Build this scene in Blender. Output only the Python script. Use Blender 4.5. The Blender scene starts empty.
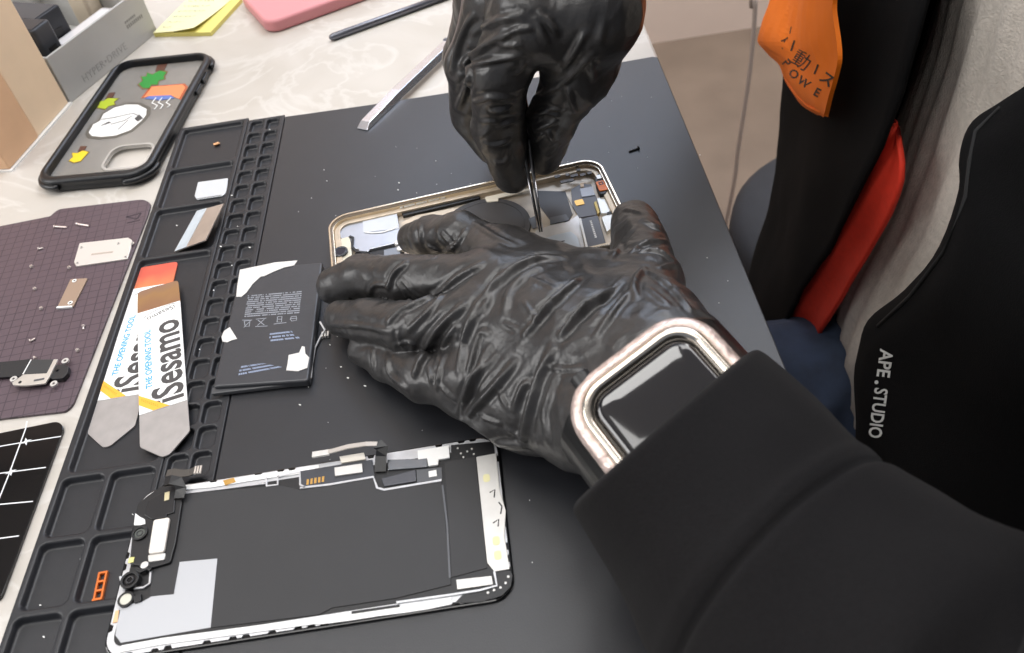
import bpy, bmesh, math, random
import numpy as np
from mathutils import Vector, Matrix, noise
from mathutils.bvhtree import BVHTree

random.seed(7)
SC = bpy.context.scene
COL = SC.collection
MM = 0.001
W, H, FPX = 1024, 653, 865.664
CAM_ROT = np.array([[0.9888393353167089, 0.14542058725087592, 0.032397866195471386],
                    [-0.08063334264258015, 0.7052233480836488, -0.7043850462438658],
                    [-0.12527981874465477, 0.6939112926889857, 0.7090783348079445]])
CAM_POS = np.array([206.796, -488.899, 276.189])


def ray(u, v):
    return CAM_ROT @ np.array([(u - W / 2) / FPX, -(v - H / 2) / FPX, -1.0])


def at(u, v, z):
    """place in the room (mm) of a spot measured on the photograph, at height z above the work mat"""
    d = ray(u, v)
    return CAM_POS + d * ((z - CAM_POS[2]) / d[2])


def atx(u, v, x):
    d = ray(u, v)
    return CAM_POS + d * ((x - CAM_POS[0]) / d[0])


def aty(u, v, y):
    d = ray(u, v)
    return CAM_POS + d * ((y - CAM_POS[1]) / d[1])


# ------------------------------------------------------------------ materials
def s2l(c):
    return tuple(((x / 255) / 12.92 if x / 255 <= 0.04045 else ((x / 255 + 0.055) / 1.055) ** 2.4) for x in c) + (1.0,)


class NT:
    def __init__(self, m):
        self.t = m.node_tree
        self.b = self.t.nodes['Principled BSDF']

    def n(self, kind, **kw):
        x = self.t.nodes.new(kind)
        for k, v in kw.items():
            if k in x.inputs.keys():
                x.inputs[k].default_value = v
            else:
                setattr(x, k, v)
        return x

    def l(self, a, b):
        self.t.links.new(a, b)


MATS = {}


def mat(name, rgb, rough=0.5, metal=0.0, spec=0.5, noise_amt=0.0, noise_scale=80.0, bump=0.0, bump_scale=400.0,
        coat=0.0, alpha=1.0, trans=0.0, sheen=0.0, detail=4.0, rough_var=0.0):
    if name in MATS:
        return MATS[name]
    m = bpy.data.materials.new(name)
    m.use_nodes = True
    t = NT(m)
    b = t.b
    b.inputs['Base Color'].default_value = s2l(rgb)
    b.inputs['Roughness'].default_value = rough
    b.inputs['Metallic'].default_value = metal
    b.inputs['Specular IOR Level'].default_value = spec
    b.inputs['Coat Weight'].default_value = coat
    b.inputs['Coat Roughness'].default_value = 0.08
    b.inputs['Alpha'].default_value = alpha
    b.inputs['Transmission Weight'].default_value = trans
    b.inputs['Sheen Weight'].default_value = sheen
    tc = t.n('ShaderNodeTexCoord')
    if noise_amt:
        nz = t.n('ShaderNodeTexNoise', Scale=noise_scale, Detail=detail)
        t.l(tc.outputs['Object'], nz.inputs['Vector'])
        r = t.n('ShaderNodeValToRGB')
        c = s2l(rgb)
        lo = tuple(max(0, x * (1 - noise_amt)) for x in c[:3]) + (1,)
        hi = tuple(min(1, x * (1 + noise_amt)) for x in c[:3]) + (1,)
        r.color_ramp.elements[0].color = lo
        r.color_ramp.elements[1].color = hi
        r.color_ramp.elements[0].position = 0.3
        r.color_ramp.elements[1].position = 0.7
        t.l(nz.outputs['Fac'], r.inputs['Fac'])
        t.l(r.outputs['Color'], b.inputs['Base Color'])
        if rough_var:
            mr = t.n('ShaderNodeMapRange')
            mr.inputs['To Min'].default_value = rough - rough_var
            mr.inputs['To Max'].default_value = rough + rough_var
            t.l(nz.outputs['Fac'], mr.inputs['Value'])
            t.l(mr.outputs['Result'], b.inputs['Roughness'])
    if bump:
        n2 = t.n('ShaderNodeTexNoise', Scale=bump_scale, Detail=5.0)
        t.l(tc.outputs['Object'], n2.inputs['Vector'])
        bp = t.n('ShaderNodeBump', Strength=bump, Distance=0.001)
        t.l(n2.outputs['Fac'], bp.inputs['Height'])
        t.l(bp.outputs['Normal'], b.inputs['Normal'])
    MATS[name] = m
    return m


def mat_marble():
    m = mat('pale_stone_laminate', (206, 200, 192), rough=0.38)
    t = NT(m)
    tc = t.n('ShaderNodeTexCoord')
    n1 = t.n('ShaderNodeTexNoise', Scale=14.0, Detail=6.0, Distortion=0.8)
    t.l(tc.outputs['Object'], n1.inputs['Vector'])
    r1 = t.n('ShaderNodeValToRGB')
    r1.color_ramp.elements[0].color = s2l((186, 180, 171))
    r1.color_ramp.elements[1].color = s2l((198, 193, 186))
    r1.color_ramp.elements[0].position = 0.35
    r1.color_ramp.elements[1].position = 0.68
    t.l(n1.outputs['Fac'], r1.inputs['Fac'])
    n2 = t.n('ShaderNodeTexNoise', Scale=9.0, Detail=7.0, Distortion=2.2)
    t.l(tc.outputs['Object'], n2.inputs['Vector'])
    a = t.n('ShaderNodeMath', operation='SUBTRACT')
    a.inputs[1].default_value = 0.5
    t.l(n2.outputs['Fac'], a.inputs[0])
    ab = t.n('ShaderNodeMath', operation='ABSOLUTE')
    t.l(a.outputs[0], ab.inputs[0])
    r2 = t.n('ShaderNodeValToRGB')
    r2.color_ramp.elements[0].color = (0.42, 0.42, 0.42, 1)
    r2.color_ramp.elements[1].color = (0, 0, 0, 1)
    r2.color_ramp.elements[1].position = 0.035
    t.l(ab.outputs[0], r2.inputs['Fac'])
    mx = t.n('ShaderNodeMix', data_type='RGBA')
    t.l(r2.outputs['Color'], mx.inputs[0])
    t.l(r1.outputs['Color'], mx.inputs[6])
    mx.inputs[7].default_value = s2l((214, 211, 206))
    t.l(mx.outputs[2], t.b.inputs['Base Color'])
    return m


def mat_grid(name, base, line, pitch, lw, rough):
    m = mat(name, base, rough=rough)
    t = NT(m)
    tc = t.n('ShaderNodeTexCoord')
    sp = t.n('ShaderNodeSeparateXYZ')
    t.l(tc.outputs['Object'], sp.inputs[0])
    outs = []
    for ax in (0, 1):
        d = t.n('ShaderNodeMath', operation='MULTIPLY')
        d.inputs[1].default_value = 1.0 / (pitch * MM)
        t.l(sp.outputs[ax], d.inputs[0])
        f = t.n('ShaderNodeMath', operation='FRACT')
        t.l(d.outputs[0], f.inputs[0])
        c = t.n('ShaderNodeMath', operation='LESS_THAN')
        c.inputs[1].default_value = lw / pitch
        t.l(f.outputs[0], c.inputs[0])
        outs.append(c)
    mxm = t.n('ShaderNodeMath', operation='MAXIMUM')
    t.l(outs[0].outputs[0], mxm.inputs[0])
    t.l(outs[1].outputs[0], mxm.inputs[1])
    nz = t.n('ShaderNodeTexNoise', Scale=25.0, Detail=3.0)
    t.l(tc.outputs['Object'], nz.inputs['Vector'])
    rr = t.n('ShaderNodeMath', operation='MULTIPLY')
    t.l(nz.outputs['Fac'], rr.inputs[0])
    t.l(mxm.outputs[0], rr.inputs[1])
    r3 = t.n('ShaderNodeMath', operation='MULTIPLY')
    r3.inputs[1].default_value = 1.7
    r3.use_clamp = True
    t.l(rr.outputs[0], r3.inputs[0])
    mx = t.n('ShaderNodeMix', data_type='RGBA')
    t.l(r3.outputs[0], mx.inputs[0])
    mx.inputs[6].default_value = s2l(base)
    mx.inputs[7].default_value = s2l(line)
    t.l(mx.outputs[2], t.b.inputs['Base Color'])
    return m


def mat_heat(name, stops, axis_lo, axis_hi, rough=0.3, metal=0.85):
    """heat-tinted steel: the tint runs along the blade's own length (local Y)"""
    m = mat(name, stops[0][1], rough=rough, metal=metal)
    t = NT(m)
    tc = t.n('ShaderNodeTexCoord')
    sp = t.n('ShaderNodeSeparateXYZ')
    t.l(tc.outputs['Object'], sp.inputs[0])
    nz = t.n('ShaderNodeTexNoise', Scale=90.0, Detail=2.0)
    t.l(tc.outputs['Object'], nz.inputs['Vector'])
    mr = t.n('ShaderNodeMapRange')
    mr.inputs['From Min'].default_value = axis_lo * MM
    mr.inputs['From Max'].default_value = axis_hi * MM
    t.l(sp.outputs[1], mr.inputs['Value'])
    ad = t.n('ShaderNodeMath', operation='MULTIPLY_ADD')
    ad.inputs[1].default_value = 0.5
    t.l(nz.outputs['Fac'], ad.inputs[0])
    t.l(mr.outputs['Result'], ad.inputs[2])
    sb = t.n('ShaderNodeMath', operation='SUBTRACT')
    sb.inputs[1].default_value = 0.25
    t.l(ad.outputs[0], sb.inputs[0])
    r = t.n('ShaderNodeValToRGB')
    while len(r.color_ramp.elements) < len(stops):
        r.color_ramp.elements.new(0.5)
    for e, (p, c) in zip(r.color_ramp.elements, stops):
        e.position = p
        e.color = s2l(c)
    t.l(sb.outputs[0], r.inputs['Fac'])
    t.l(r.outputs['Color'], t.b.inputs['Base Color'])
    return m


# ------------------------------------------------------------------ mesh building (all in mm)
class MB:
    def __init__(self):
        self.v, self.f, self.mi = [], [], []

    def add(self, vs, fs, mi=0):
        o = len(self.v)
        self.v += [tuple(float(c) for c in p) for p in vs]
        self.f += [tuple(o + i for i in q) for q in fs]
        self.mi += [mi] * len(fs)
        return self

    def prism(self, pts, z0, z1, mi=0, top=None):
        a = sum(pts[i][0] * pts[(i + 1) % len(pts)][1] - pts[(i + 1) % len(pts)][0] * pts[i][1] for i in range(len(pts)))
        if a < 0:
            pts = pts[::-1]
        n = len(pts)
        vs = [(p[0], p[1], z0) for p in pts] + [(p[0], p[1], z1) for p in pts]
        fs = [tuple(range(n - 1, -1, -1)), tuple(range(n, 2 * n))]
        fs += [(i, (i + 1) % n, n + (i + 1) % n, n + i) for i in range(n)]
        return self.add(vs, fs, mi)

    def ring(self, outer, inner, z0, z1, mi=0):
        n = len(outer)
        vs = [(p[0], p[1], z0) for p in outer] + [(p[0], p[1], z1) for p in outer] + [(p[0], p[1], z0) for p in inner] + [(p[0], p[1], z1) for p in inner]
        fs = []
        for i in range(n):
            j = (i + 1) % n
            fs += [(i, j, n + j, n + i), (n + i, n + j, 3 * n + j, 3 * n + i), (2 * n + j, 2 * n + i, 3 * n + i, 3 * n + j), (j, i, 2 * n + i, 2 * n + j)]
        return self.add(vs, fs, mi)

    def stack(self, levels, mi=0, cap0=True, cap1=True):
        """levels: list of closed 3-D outlines with equal counts"""
        n = len(levels[0])
        vs = [p for lv in levels for p in lv]
        fs = []
        for k in range(len(levels) - 1):
            for i in range(n):
                j = (i + 1) % n
                fs.append((k * n + i, k * n + j, (k + 1) * n + j, (k + 1) * n + i))
        if cap0:
            fs.append(tuple(range(n - 1, -1, -1)))
        if cap1:
            fs.append(tuple(range((len(levels) - 1) * n, len(levels) * n)))
        return self.add(vs, fs, mi)

    def box(self, x0, y0, z0, x1, y1, z1, mi=0):
        return self.prism([(x0, y0), (x1, y0), (x1, y1), (x0, y1)], z0, z1, mi)

    def cyl(self, x, y, z0, z1, r, n=24, mi=0, r1=None):
        r1 = r if r1 is None else r1
        c = [(math.cos(2 * math.pi * i / n), math.sin(2 * math.pi * i / n)) for i in range(n)]
        return self.stack([[(x + r * a, y + r * b, z0) for a, b in c], [(x + r1 * a, y + r1 * b, z1) for a, b in c]], mi)

    def annulus(self, x, y, z0, z1, r0, r1, n=28, mi=0):
        c = [(math.cos(2 * math.pi * i / n), math.sin(2 * math.pi * i / n)) for i in range(n)]
        return self.ring([(x + r1 * a, y + r1 * b) for a, b in c], [(x + r0 * a, y + r0 * b) for a, b in c], z0, z1, mi)

    def tube(self, path, r, n=10, mi=0, flat=1.0, up=(0, 0, 1)):
        P = [Vector(p) for p in path]
        rs = r if isinstance(r, (list, tuple)) else [r] * len(P)
        lv = []
        for i, p in enumerate(P):
            d = (P[min(i + 1, len(P) - 1)] - P[max(i - 1, 0)]).normalized()
            s = d.cross(Vector(up))
            if s.length < 1e-4:
                s = d.cross(Vector((1, 0, 0)))
            s.normalize()
            u = s.cross(d)
            lv.append([tuple(p + s * (rs[i] * math.cos(2 * math.pi * k / n)) + u * (rs[i] * flat * math.sin(2 * math.pi * k / n))) for k in range(n)])
        return self.stack(lv, mi)

    def ribbon(self, path, w, th, mi=0, up=(0, 0, 1)):
        P = [Vector(p) for p in path]
        lv = []
        for i, p in enumerate(P):
            d = (P[min(i + 1, len(P) - 1)] - P[max(i - 1, 0)]).normalized()
            s = d.cross(Vector(up)).normalized()
            u = s.cross(d)
            a, b = s * (w / 2), u * (th / 2)
            lv.append([tuple(p - a - b), tuple(p + a - b), tuple(p + a + b), tuple(p - a + b)])
        return self.stack(lv, mi)

    def text(self, body, size, m4, th=0.0, mi=0, bold=False, align='LEFT', space=1.0):
        c = bpy.data.curves.new('lettering', 'FONT')
        c.body = body
        c.size = size
        c.align_x = align
        c.resolution_u = 3
        c.space_character = space
        if bold:
            c.offset = size * 0.022
        if th:
            c.extrude = th / 2
        o = bpy.data.objects.new('lettering', c)
        COL.objects.link(o)
        dg = bpy.context.evaluated_depsgraph_get()
        e = o.evaluated_get(dg)
        me = e.to_mesh()
        vs = [tuple(m4 @ v.co) for v in me.vertices]
        fs = [tuple(p.vertices) for p in me.polygons]
        e.to_mesh_clear()
        bpy.data.objects.remove(o)
        bpy.data.curves.remove(c)
        return self.add(vs, fs, mi)

    def build(self, name, mats, parent=None, smooth=False, bevel=0.0, seg=2, origin=None, sub=0):
        mats = mats if isinstance(mats, (list, tuple)) else [mats]
        o3 = np.array(origin if origin is not None else (0, 0, 0), float)
        me = bpy.data.meshes.new(name)
        me.from_pydata([tuple((np.array(p) - o3) * MM) for p in self.v], [], self.f)
        for m in mats:
            me.materials.append(m)
        if len(mats) > 1:
            me.polygons.foreach_set('material_index', self.mi)
        me.validate()
        bm = bmesh.new()
        bm.from_mesh(me)
        bmesh.ops.recalc_face_normals(bm, faces=bm.faces)
        bm.to_mesh(me)
        bm.free()
        if smooth:
            me.polygons.foreach_set('use_smooth', [True] * len(me.polygons))
        me.update()
        o = bpy.data.objects.new(name, me)
        COL.objects.link(o)
        if parent is not None:
            o.parent = parent
        else:
            o.location = tuple(o3 * MM)
        if bevel:
            b = o.modifiers.new('edge', 'BEVEL')
            b.width = bevel * MM
            b.segments = seg
            b.limit_method = 'ANGLE'
            b.angle_limit = math.radians(40)
        if sub:
            s = o.modifiers.new('soft', 'SUBSURF')
            s.levels = s.render_levels = sub
        return o


def thing(name, label, cat, loc=(0, 0, 0), rz=0.0, group=None, rot=None):
    o = bpy.data.objects.new(name, None)
    COL.objects.link(o)
    o.empty_display_size = 0.01
    o.location = tuple(c * MM for c in loc)
    o.rotation_euler = (0, 0, rz) if rot is None else rot
    o['label'] = label
    o['category'] = cat
    if group:
        o['group'] = group
    return o


def tag(o, label, cat, group=None):
    o['label'] = label
    o['category'] = cat
    if group:
        o['group'] = group
    return o


def rrect(x0, y0, x1, y1, r, n=6):
    pts = []
    for cx, cy, a0 in ((x1 - r, y1 - r, 0), (x0 + r, y1 - r, 90), (x0 + r, y0 + r, 180), (x1 - r, y0 + r, 270)):
        for k in range(n + 1):
            a = math.radians(a0 + 90 * k / n)
            pts.append((cx + r * math.cos(a), cy + r * math.sin(a)))
    return pts


def rounded(pts, r, n=4):
    """round the corners of a polygon"""
    out = []
    N = len(pts)
    for i in range(N):
        p, a, b = Vector(pts[i]), Vector(pts[i - 1]), Vector(pts[(i + 1) % N])
        da, db = (a - p), (b - p)
        q = min(r, da.length * 0.45, db.length * 0.45)
        A, B = p + da.normalized() * q, p + db.normalized() * q
        for k in range(n + 1):
            t = k / n
            out.append(tuple(A * (1 - t) ** 2 + p * 2 * t * (1 - t) + B * t * t))
    return out


def T(x, y, z, rz=0.0):
    return Matrix.Translation((x, y, z)) @ Matrix.Rotation(rz, 4, 'Z')


def local(px, z, root_xy, rz):
    """photo spots at height z, in the frame of a thing standing at root_xy turned by rz"""
    c, s = math.cos(rz), math.sin(rz)
    out = []
    for u, v in px:
        p = at(u, v, z)
        a, b = p[0] - root_xy[0], p[1] - root_xy[1]
        out.append((a * c + b * s, -a * s + b * c))
    return out


# ------------------------------------------------------------------ soft bodies: distance fields on a grid
class Field:
    def __init__(self, lo, hi, h):
        self.lo = np.array(lo, float)
        self.h = h
        n = np.ceil((np.array(hi, float) - self.lo) / h).astype(int) + 1
        self.ax = [self.lo[i] + h * np.arange(n[i]) for i in range(3)]
        self.n = n
        self.D = np.full(n, 60.0, np.float32)

    def copy(self):
        f = object.__new__(Field)
        f.lo, f.h, f.ax, f.n, f.D = self.lo, self.h, self.ax, self.n, self.D.copy()
        return f

    def cone(self, a, b, r1, r2, k=4.0, sub=False, squash=None):
        a, b = np.array(a, float), np.array(b, float)
        R = max(r1, r2) + max(k, 6) + 10
        i0 = np.clip(np.floor((np.minimum(a, b) - R - self.lo) / self.h).astype(int), 0, self.n)
        i1 = np.clip(np.ceil((np.maximum(a, b) + R - self.lo) / self.h).astype(int) + 1, 0, self.n)
        if np.any(i1 <= i0):
            return self
        sl = tuple(slice(i0[i], i1[i]) for i in range(3))
        X, Y, Z = np.meshgrid(*[self.ax[i][sl[i]] for i in range(3)], indexing='ij', sparse=True)
        px, py, pz = X - a[0], Y - a[1], Z - a[2]
        ba = b - a
        L2 = max(float(ba @ ba), 1e-6)
        t = np.clip((px * ba[0] + py * ba[1] + pz * ba[2]) / L2, 0, 1)
        dx, dy, dz = px - ba[0] * t, py - ba[1] * t, pz - ba[2] * t
        if squash is not None:   # (unit direction, factor): thinner along that direction
            q, fct = np.array(squash[0], float), squash[1]
            q = q / np.linalg.norm(q)
            dn = dx * q[0] + dy * q[1] + dz * q[2]
            g = (1.0 / fct - 1.0)
            dx, dy, dz = dx + q[0] * dn * g, dy + q[1] * dn * g, dz + q[2] * dn * g
        d = (np.sqrt(dx * dx + dy * dy + dz * dz) - (r1 + (r2 - r1) * t)).astype(np.float32)
        D = self.D[sl]
        if sub:
            d = -d
            hh = np.maximum(k - np.abs(D - d), 0) / max(k, 1e-6)
            self.D[sl] = np.maximum(D, d) + hh * hh * k * 0.25
        else:
            hh = np.maximum(k - np.abs(D - d), 0) / max(k, 1e-6)
            self.D[sl] = np.minimum(D, d) - hh * hh * k * 0.25
        return self

    def chain(self, pts, rs, k=4.0, squash=None):
        for i in range(len(pts) - 1):
            self.cone(pts[i], pts[i + 1], rs[i], rs[i + 1], k, squash=squash)
        return self

    def union(self, o, k):
        hh = np.maximum(k - np.abs(self.D - o.D), 0) / max(k, 1e-6)
        self.D = np.minimum(self.D, o.D) - hh * hh * k * 0.25
        return self

    def plane(self, p, n):
        """keep only the side the normal points away from"""
        n = np.array(n, float)
        n /= np.linalg.norm(n)
        X, Y, Z = np.meshgrid(*self.ax, indexing='ij', sparse=True)
        d = ((X - p[0]) * n[0] + (Y - p[1]) * n[1] + (Z - p[2]) * n[2]).astype(np.float32)
        self.D = np.maximum(self.D, d)
        return self

    def mesh(self):
        D = self.D
        s = D < 0
        nx, ny, nz = D.shape
        c = np.zeros((nx - 1, ny - 1, nz - 1), np.int8)
        offs = [(i, j, k) for i in (0, 1) for j in (0, 1) for k in (0, 1)]
        for i, j, k in offs:
            c += s[i:nx - 1 + i, j:ny - 1 + j, k:nz - 1 + k]
        act = (c > 0) & (c < 8)
        I = np.argwhere(act)
        idx = -np.ones(act.shape, np.int64)
        idx[act] = np.arange(len(I))
        acc = np.zeros((len(I), 3))
        cnt = np.zeros(len(I))
        for o in offs:
            for ax in range(3):
                if o[ax]:
                    continue
                o2 = list(o)
                o2[ax] = 1
                v0 = D[I[:, 0] + o[0], I[:, 1] + o[1], I[:, 2] + o[2]]
                v1 = D[I[:, 0] + o2[0], I[:, 1] + o2[1], I[:, 2] + o2[2]]
                m = (v0 < 0) != (v1 < 0)
                t = np.where(m, v0 / np.where(m, v0 - v1, 1), 0)
                p = np.tile(np.array(o, float), (len(I), 1))
                p[:, ax] += t
                acc[m] += p[m]
                cnt[m] += 1
        V = self.lo + self.h * (I + acc / cnt[:, None])
        F = []
        for ax in range(3):
            sl0 = [slice(None)] * 3
            sl1 = [slice(None)] * 3
            sl0[ax] = slice(0, -1)
            sl1[ax] = slice(1, None)
            e = s[tuple(sl0)] != s[tuple(sl1)]
            E = np.argwhere(e)
            a, b = [q for q in range(3) if q != ax]
            ok = (E[:, a] > 0) & (E[:, b] > 0) & (E[:, a] < D.shape[a] - 1) & (E[:, b] < D.shape[b] - 1)
            E = E[ok]
            ins = s[tuple(E.T)]
            q = []
            for da, db in ((1, 1), (0, 1), (0, 0), (1, 0)):
                G = E.copy()
                G[:, a] -= da
                G[:, b] -= db
                q.append(idx[tuple(G.T)])
            Q = np.stack(q, 1)
            flip = ins if ax != 1 else ~ins
            Q[~flip] = Q[~flip][:, ::-1]
            F.append(Q)
        F = np.concatenate(F)
        F = F[(F >= 0).all(1)]
        return V, F


def smooth_mesh(V, F, it=2, lam=0.5):
    E = np.concatenate([F[:, [0, 1]], F[:, [1, 2]], F[:, [2, 3]], F[:, [3, 0]]])
    n = len(V)
    deg = np.bincount(E[:, 0], minlength=n) + np.bincount(E[:, 1], minlength=n)
    for _ in range(it):
        A = np.zeros_like(V)
        for k in range(3):
            A[:, k] = np.bincount(E[:, 0], V[E[:, 1], k], n) + np.bincount(E[:, 1], V[E[:, 0], k], n)
        V = V + lam * (A / deg[:, None] - V)
    return V


def normals(V, F):
    fn = np.cross(V[F[:, 2]] - V[F[:, 0]], V[F[:, 3]] - V[F[:, 1]])
    N = np.zeros_like(V)
    for k in range(4):
        for a in range(3):
            N[:, a] += np.bincount(F[:, k], fn[:, a], len(V))
    return N / np.maximum(np.linalg.norm(N, axis=1, keepdims=True), 1e-9)


def creases(V, F, lines, spread=1.0):
    """raise folds in a skin: each line = (photo polyline, height mm, width mm), laid on the side it is seen from"""
    N = normals(V, F)
    bvh = BVHTree.FromPolygons([tuple(p) for p in V], [tuple(f) for f in F.tolist()])
    disp = np.zeros(len(V))
    o = Vector(CAM_POS)
    for pts, hgt, wid in lines:
        wid = wid * 0.8
        hgt = hgt * 1.05
        dense = []
        for i in range(len(pts) - 1):
            a, b = np.array(pts[i], float), np.array(pts[i + 1], float)
            m = max(2, int(np.linalg.norm(b - a) / 3))
            for k in range(m):
                dense.append(a + (b - a) * k / m)
        dense.append(np.array(pts[-1], float))
        # gentle corner rounding
        dd = np.array(dense)
        for _ in range(6):
            dd[1:-1] = (dd[:-2] + 2 * dd[1:-1] + dd[2:]) / 4
        P = []
        for q in dd:
            hit = bvh.ray_cast(o, Vector(ray(*q)).normalized())
            if hit[0] is not None:
                P.append(np.array(hit[0]))
        if len(P) < 2:
            continue
        P = np.array(P)
        lo, hi = P.min(0) - 4 * wid, P.max(0) + 4 * wid
        sel = np.where(((V > lo) & (V < hi)).all(1))[0]
        if not len(sel):
            continue
        Q = V[sel]
        best = np.full(len(sel), 1e9)
        tt = np.zeros(len(sel))
        for i in range(len(P) - 1):
            ba = P[i + 1] - P[i]
            L2 = max(ba @ ba, 1e-9)
            t = np.clip(((Q - P[i]) @ ba) / L2, 0, 1)
            d = np.linalg.norm(Q - P[i] - t[:, None] * ba, axis=1)
            m = d < best
            best[m] = d[m]
            tt[m] = (i + t[m]) / (len(P) - 1)
        env = np.sin(np.pi * np.clip(tt * 0.92 + 0.04, 0, 1)) ** 0.6
        x = best / wid
        prof = np.exp(-x * x) - 0.45 * np.exp(-((x - 1.7) / 0.9) ** 2)
        disp[sel] += hgt * env * prof
    return V + N * disp[:, None]


def skin_build(name, V, F, m, parent, origin):
    b = MB()
    b.v = V.tolist()
    b.f = [tuple(f) for f in F.tolist()]
    b.mi = [0] * len(b.f)
    return b.build(name, m, parent, smooth=True, origin=origin)

# ------------------------------------------------------------------ palette
M_marble = mat_marble()
M_edge = mat('bench_edge', (188, 180, 170), 0.5)
M_wall = mat('pale_plaster', (242, 222, 208), 0.8, noise_amt=0.05, noise_scale=6)
M_floor = mat('taupe_floor', (136, 120, 106), 0.55, noise_amt=0.12, noise_scale=9, rough_var=0.1)
M_ceil = mat('white_ceiling', (226, 224, 220), 0.9)
M_sil = mat('black_silicone', (33, 34, 38), 0.42, spec=0.5, noise_amt=0.1, noise_scale=300, bump=0.05, bump_scale=1800)
M_silp = mat('black_silicone_pad', (34, 35, 39), 0.38, spec=0.6, noise_amt=0.06, noise_scale=60, bump=0.05, bump_scale=1500)
M_blackpl = mat('black_plastic', (24, 24, 26), 0.4)
M_blackmt = mat('matte_black', (30, 30, 32), 0.55)
M_rubber = mat('bumper_rubber', (22, 24, 28), 0.36, bump=0.04, bump_scale=900)
M_steel = mat('bright_steel', (196, 197, 202), 0.16, metal=1.0)
M_steel2 = mat('brushed_steel', (214, 208, 200), 0.34, metal=0.5, noise_amt=0.08, noise_scale=120)
M_silver = mat('silver_shield', (188, 192, 200), 0.34, metal=0.75, noise_amt=0.04, noise_scale=200)
M_lsilver = mat('light_silver', (218, 216, 212), 0.36, metal=0.45, noise_amt=0.05, noise_scale=160)
M_white = mat('white_plastic', (236, 236, 234), 0.45)
M_chip = mat('white_specks', (235, 235, 232), 0.5)
M_copper = mat('copper_orange', (222, 118, 52), 0.35, metal=0.35)
M_gold = mat('gold_contact', (208, 164, 92), 0.35, metal=0.7)
M_champ = mat('champagne_frame', (222, 208, 186), 0.2, metal=0.85)
M_champi = mat('champagne_inner', (206, 190, 168), 0.42, metal=0.5, noise_amt=0.1, noise_scale=200)
M_glassblk = mat('black_glass', (10, 10, 12), 0.08, spec=0.6)
M_ink = mat('black_ink', (34, 33, 34), 0.5)
M_grey = mat('flex_grey', (98, 100, 104), 0.3, metal=0.3)
M_wood = mat('pale_birch', (240, 214, 182), 0.55, noise_amt=0.05, noise_scale=30)
M_wood2 = mat('tan_birch', (226, 184, 146), 0.55, noise_amt=0.06, noise_scale=30)

# ------------------------------------------------------------------ the room
def structure(o):
    o['kind'] = 'structure'
    return o

structure(MB().box(-2200, -2200, -770, 2600, 1393, -750).build('floor', M_floor))
structure(MB().box(-2200, 1393, -750, 2600, 1440, 1950).build('wall_back', M_wall))
structure(MB().box(-2200, -2200, 1950, 2600, 1440, 1980).build('ceiling', M_ceil))

bench = thing('workbench', 'repair workbench with a pale marbled top under the black mat', 'workbench', (0, 0, -750))
MB().prism(rounded([(-950, -760), (305, -760), (305, 640), (-950, 640)], 14), 712, 746).build('bench_top', [M_marble], bench, bevel=2)
for lx, ly in ((-900, -700), (230, -700), (-900, 590), (230, 590)):
    MB().box(lx, ly, 0, lx + 45, ly + 45, 712).build('leg', M_edge, bench, bevel=2)

# ------------------------------------------------------------------ silicone work mat
ROWP, ROW0 = 13.648, 4.387
matt = thing('silicone_work_mat', 'black silicone repair mat with parts trays and a strip of small cells along one side', 'work mat', (0, 0, -4))
top_edge = [(67.5, -1.2), (120, -2.8), (170, -3.0), (215, -1.6), (260, 0.4), (300, 2.0)]
pad = [(x, y) for x, y in top_edge] + [(303.2, 0.2), (303.4, -120), (303.4, -436), (300, -440), (67.5, -440)]
b = MB()
b.prism(pad, 0.0, 4.0)
b.build('flat_pad', M_silp, matt, bevel=0.6)


def heightfield(x0, x1, y0, y1, h, pockets, rim, base, edge, extra=None):
    nx, ny = int(round((x1 - x0) / h)) + 1, int(round((y1 - y0) / h)) + 1
    X, Y = np.meshgrid(np.linspace(x0, x1, nx), np.linspace(y0, y1, ny), indexing='ij')
    Z = np.full(X.shape, float(rim))
    for (a0, b0, a1, b1, r, z) in pockets:
        cx, cy, hx, hy = (a0 + a1) / 2, (b0 + b1) / 2, (a1 - a0) / 2, (b1 - b0) / 2
        qx, qy = np.abs(X - cx) - hx + r, np.abs(Y - cy) - hy + r
        sd = np.hypot(np.maximum(qx, 0), np.maximum(qy, 0)) + np.minimum(np.maximum(qx, qy), 0) - r
        t = np.clip((sd + edge) / (2 * edge), 0, 1)
        t = t * t * (3 - 2 * t)
        Z = np.minimum(Z, z + (rim - z) * t)
    if extra is not None:
        Z = extra(X, Y, Z)
    bb = MB()
    V = np.stack([X, Y, Z], -1).reshape(-1, 3)
    bb.v = V.tolist()
    I = np.arange(nx * ny).reshape(nx, ny)
    F = np.stack([I[:-1, :-1], I[1:, :-1], I[1:, 1:], I[:-1, 1:]], -1).reshape(-1, 4)
    bb.f = F.tolist()
    loop = [int(I[i, 0]) for i in range(nx)] + [int(I[-1, j]) for j in range(1, ny)] + [int(I[i, -1]) for i in range(nx - 2, -1, -1)] + [int(I[0, j]) for j in range(ny - 2, 0, -1)]
    s = len(bb.v)
    bb.v += [(bb.v[i][0], bb.v[i][1], base) for i in loop]
    n = len(loop)
    bb.f += [(loop[(k + 1) % n], loop[k], s + k, s + (k + 1) % n) for k in range(n)]
    bb.f.append(tuple(s + k for k in range(n)))
    bb.mi = [0] * len(bb.f)
    return bb


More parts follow.
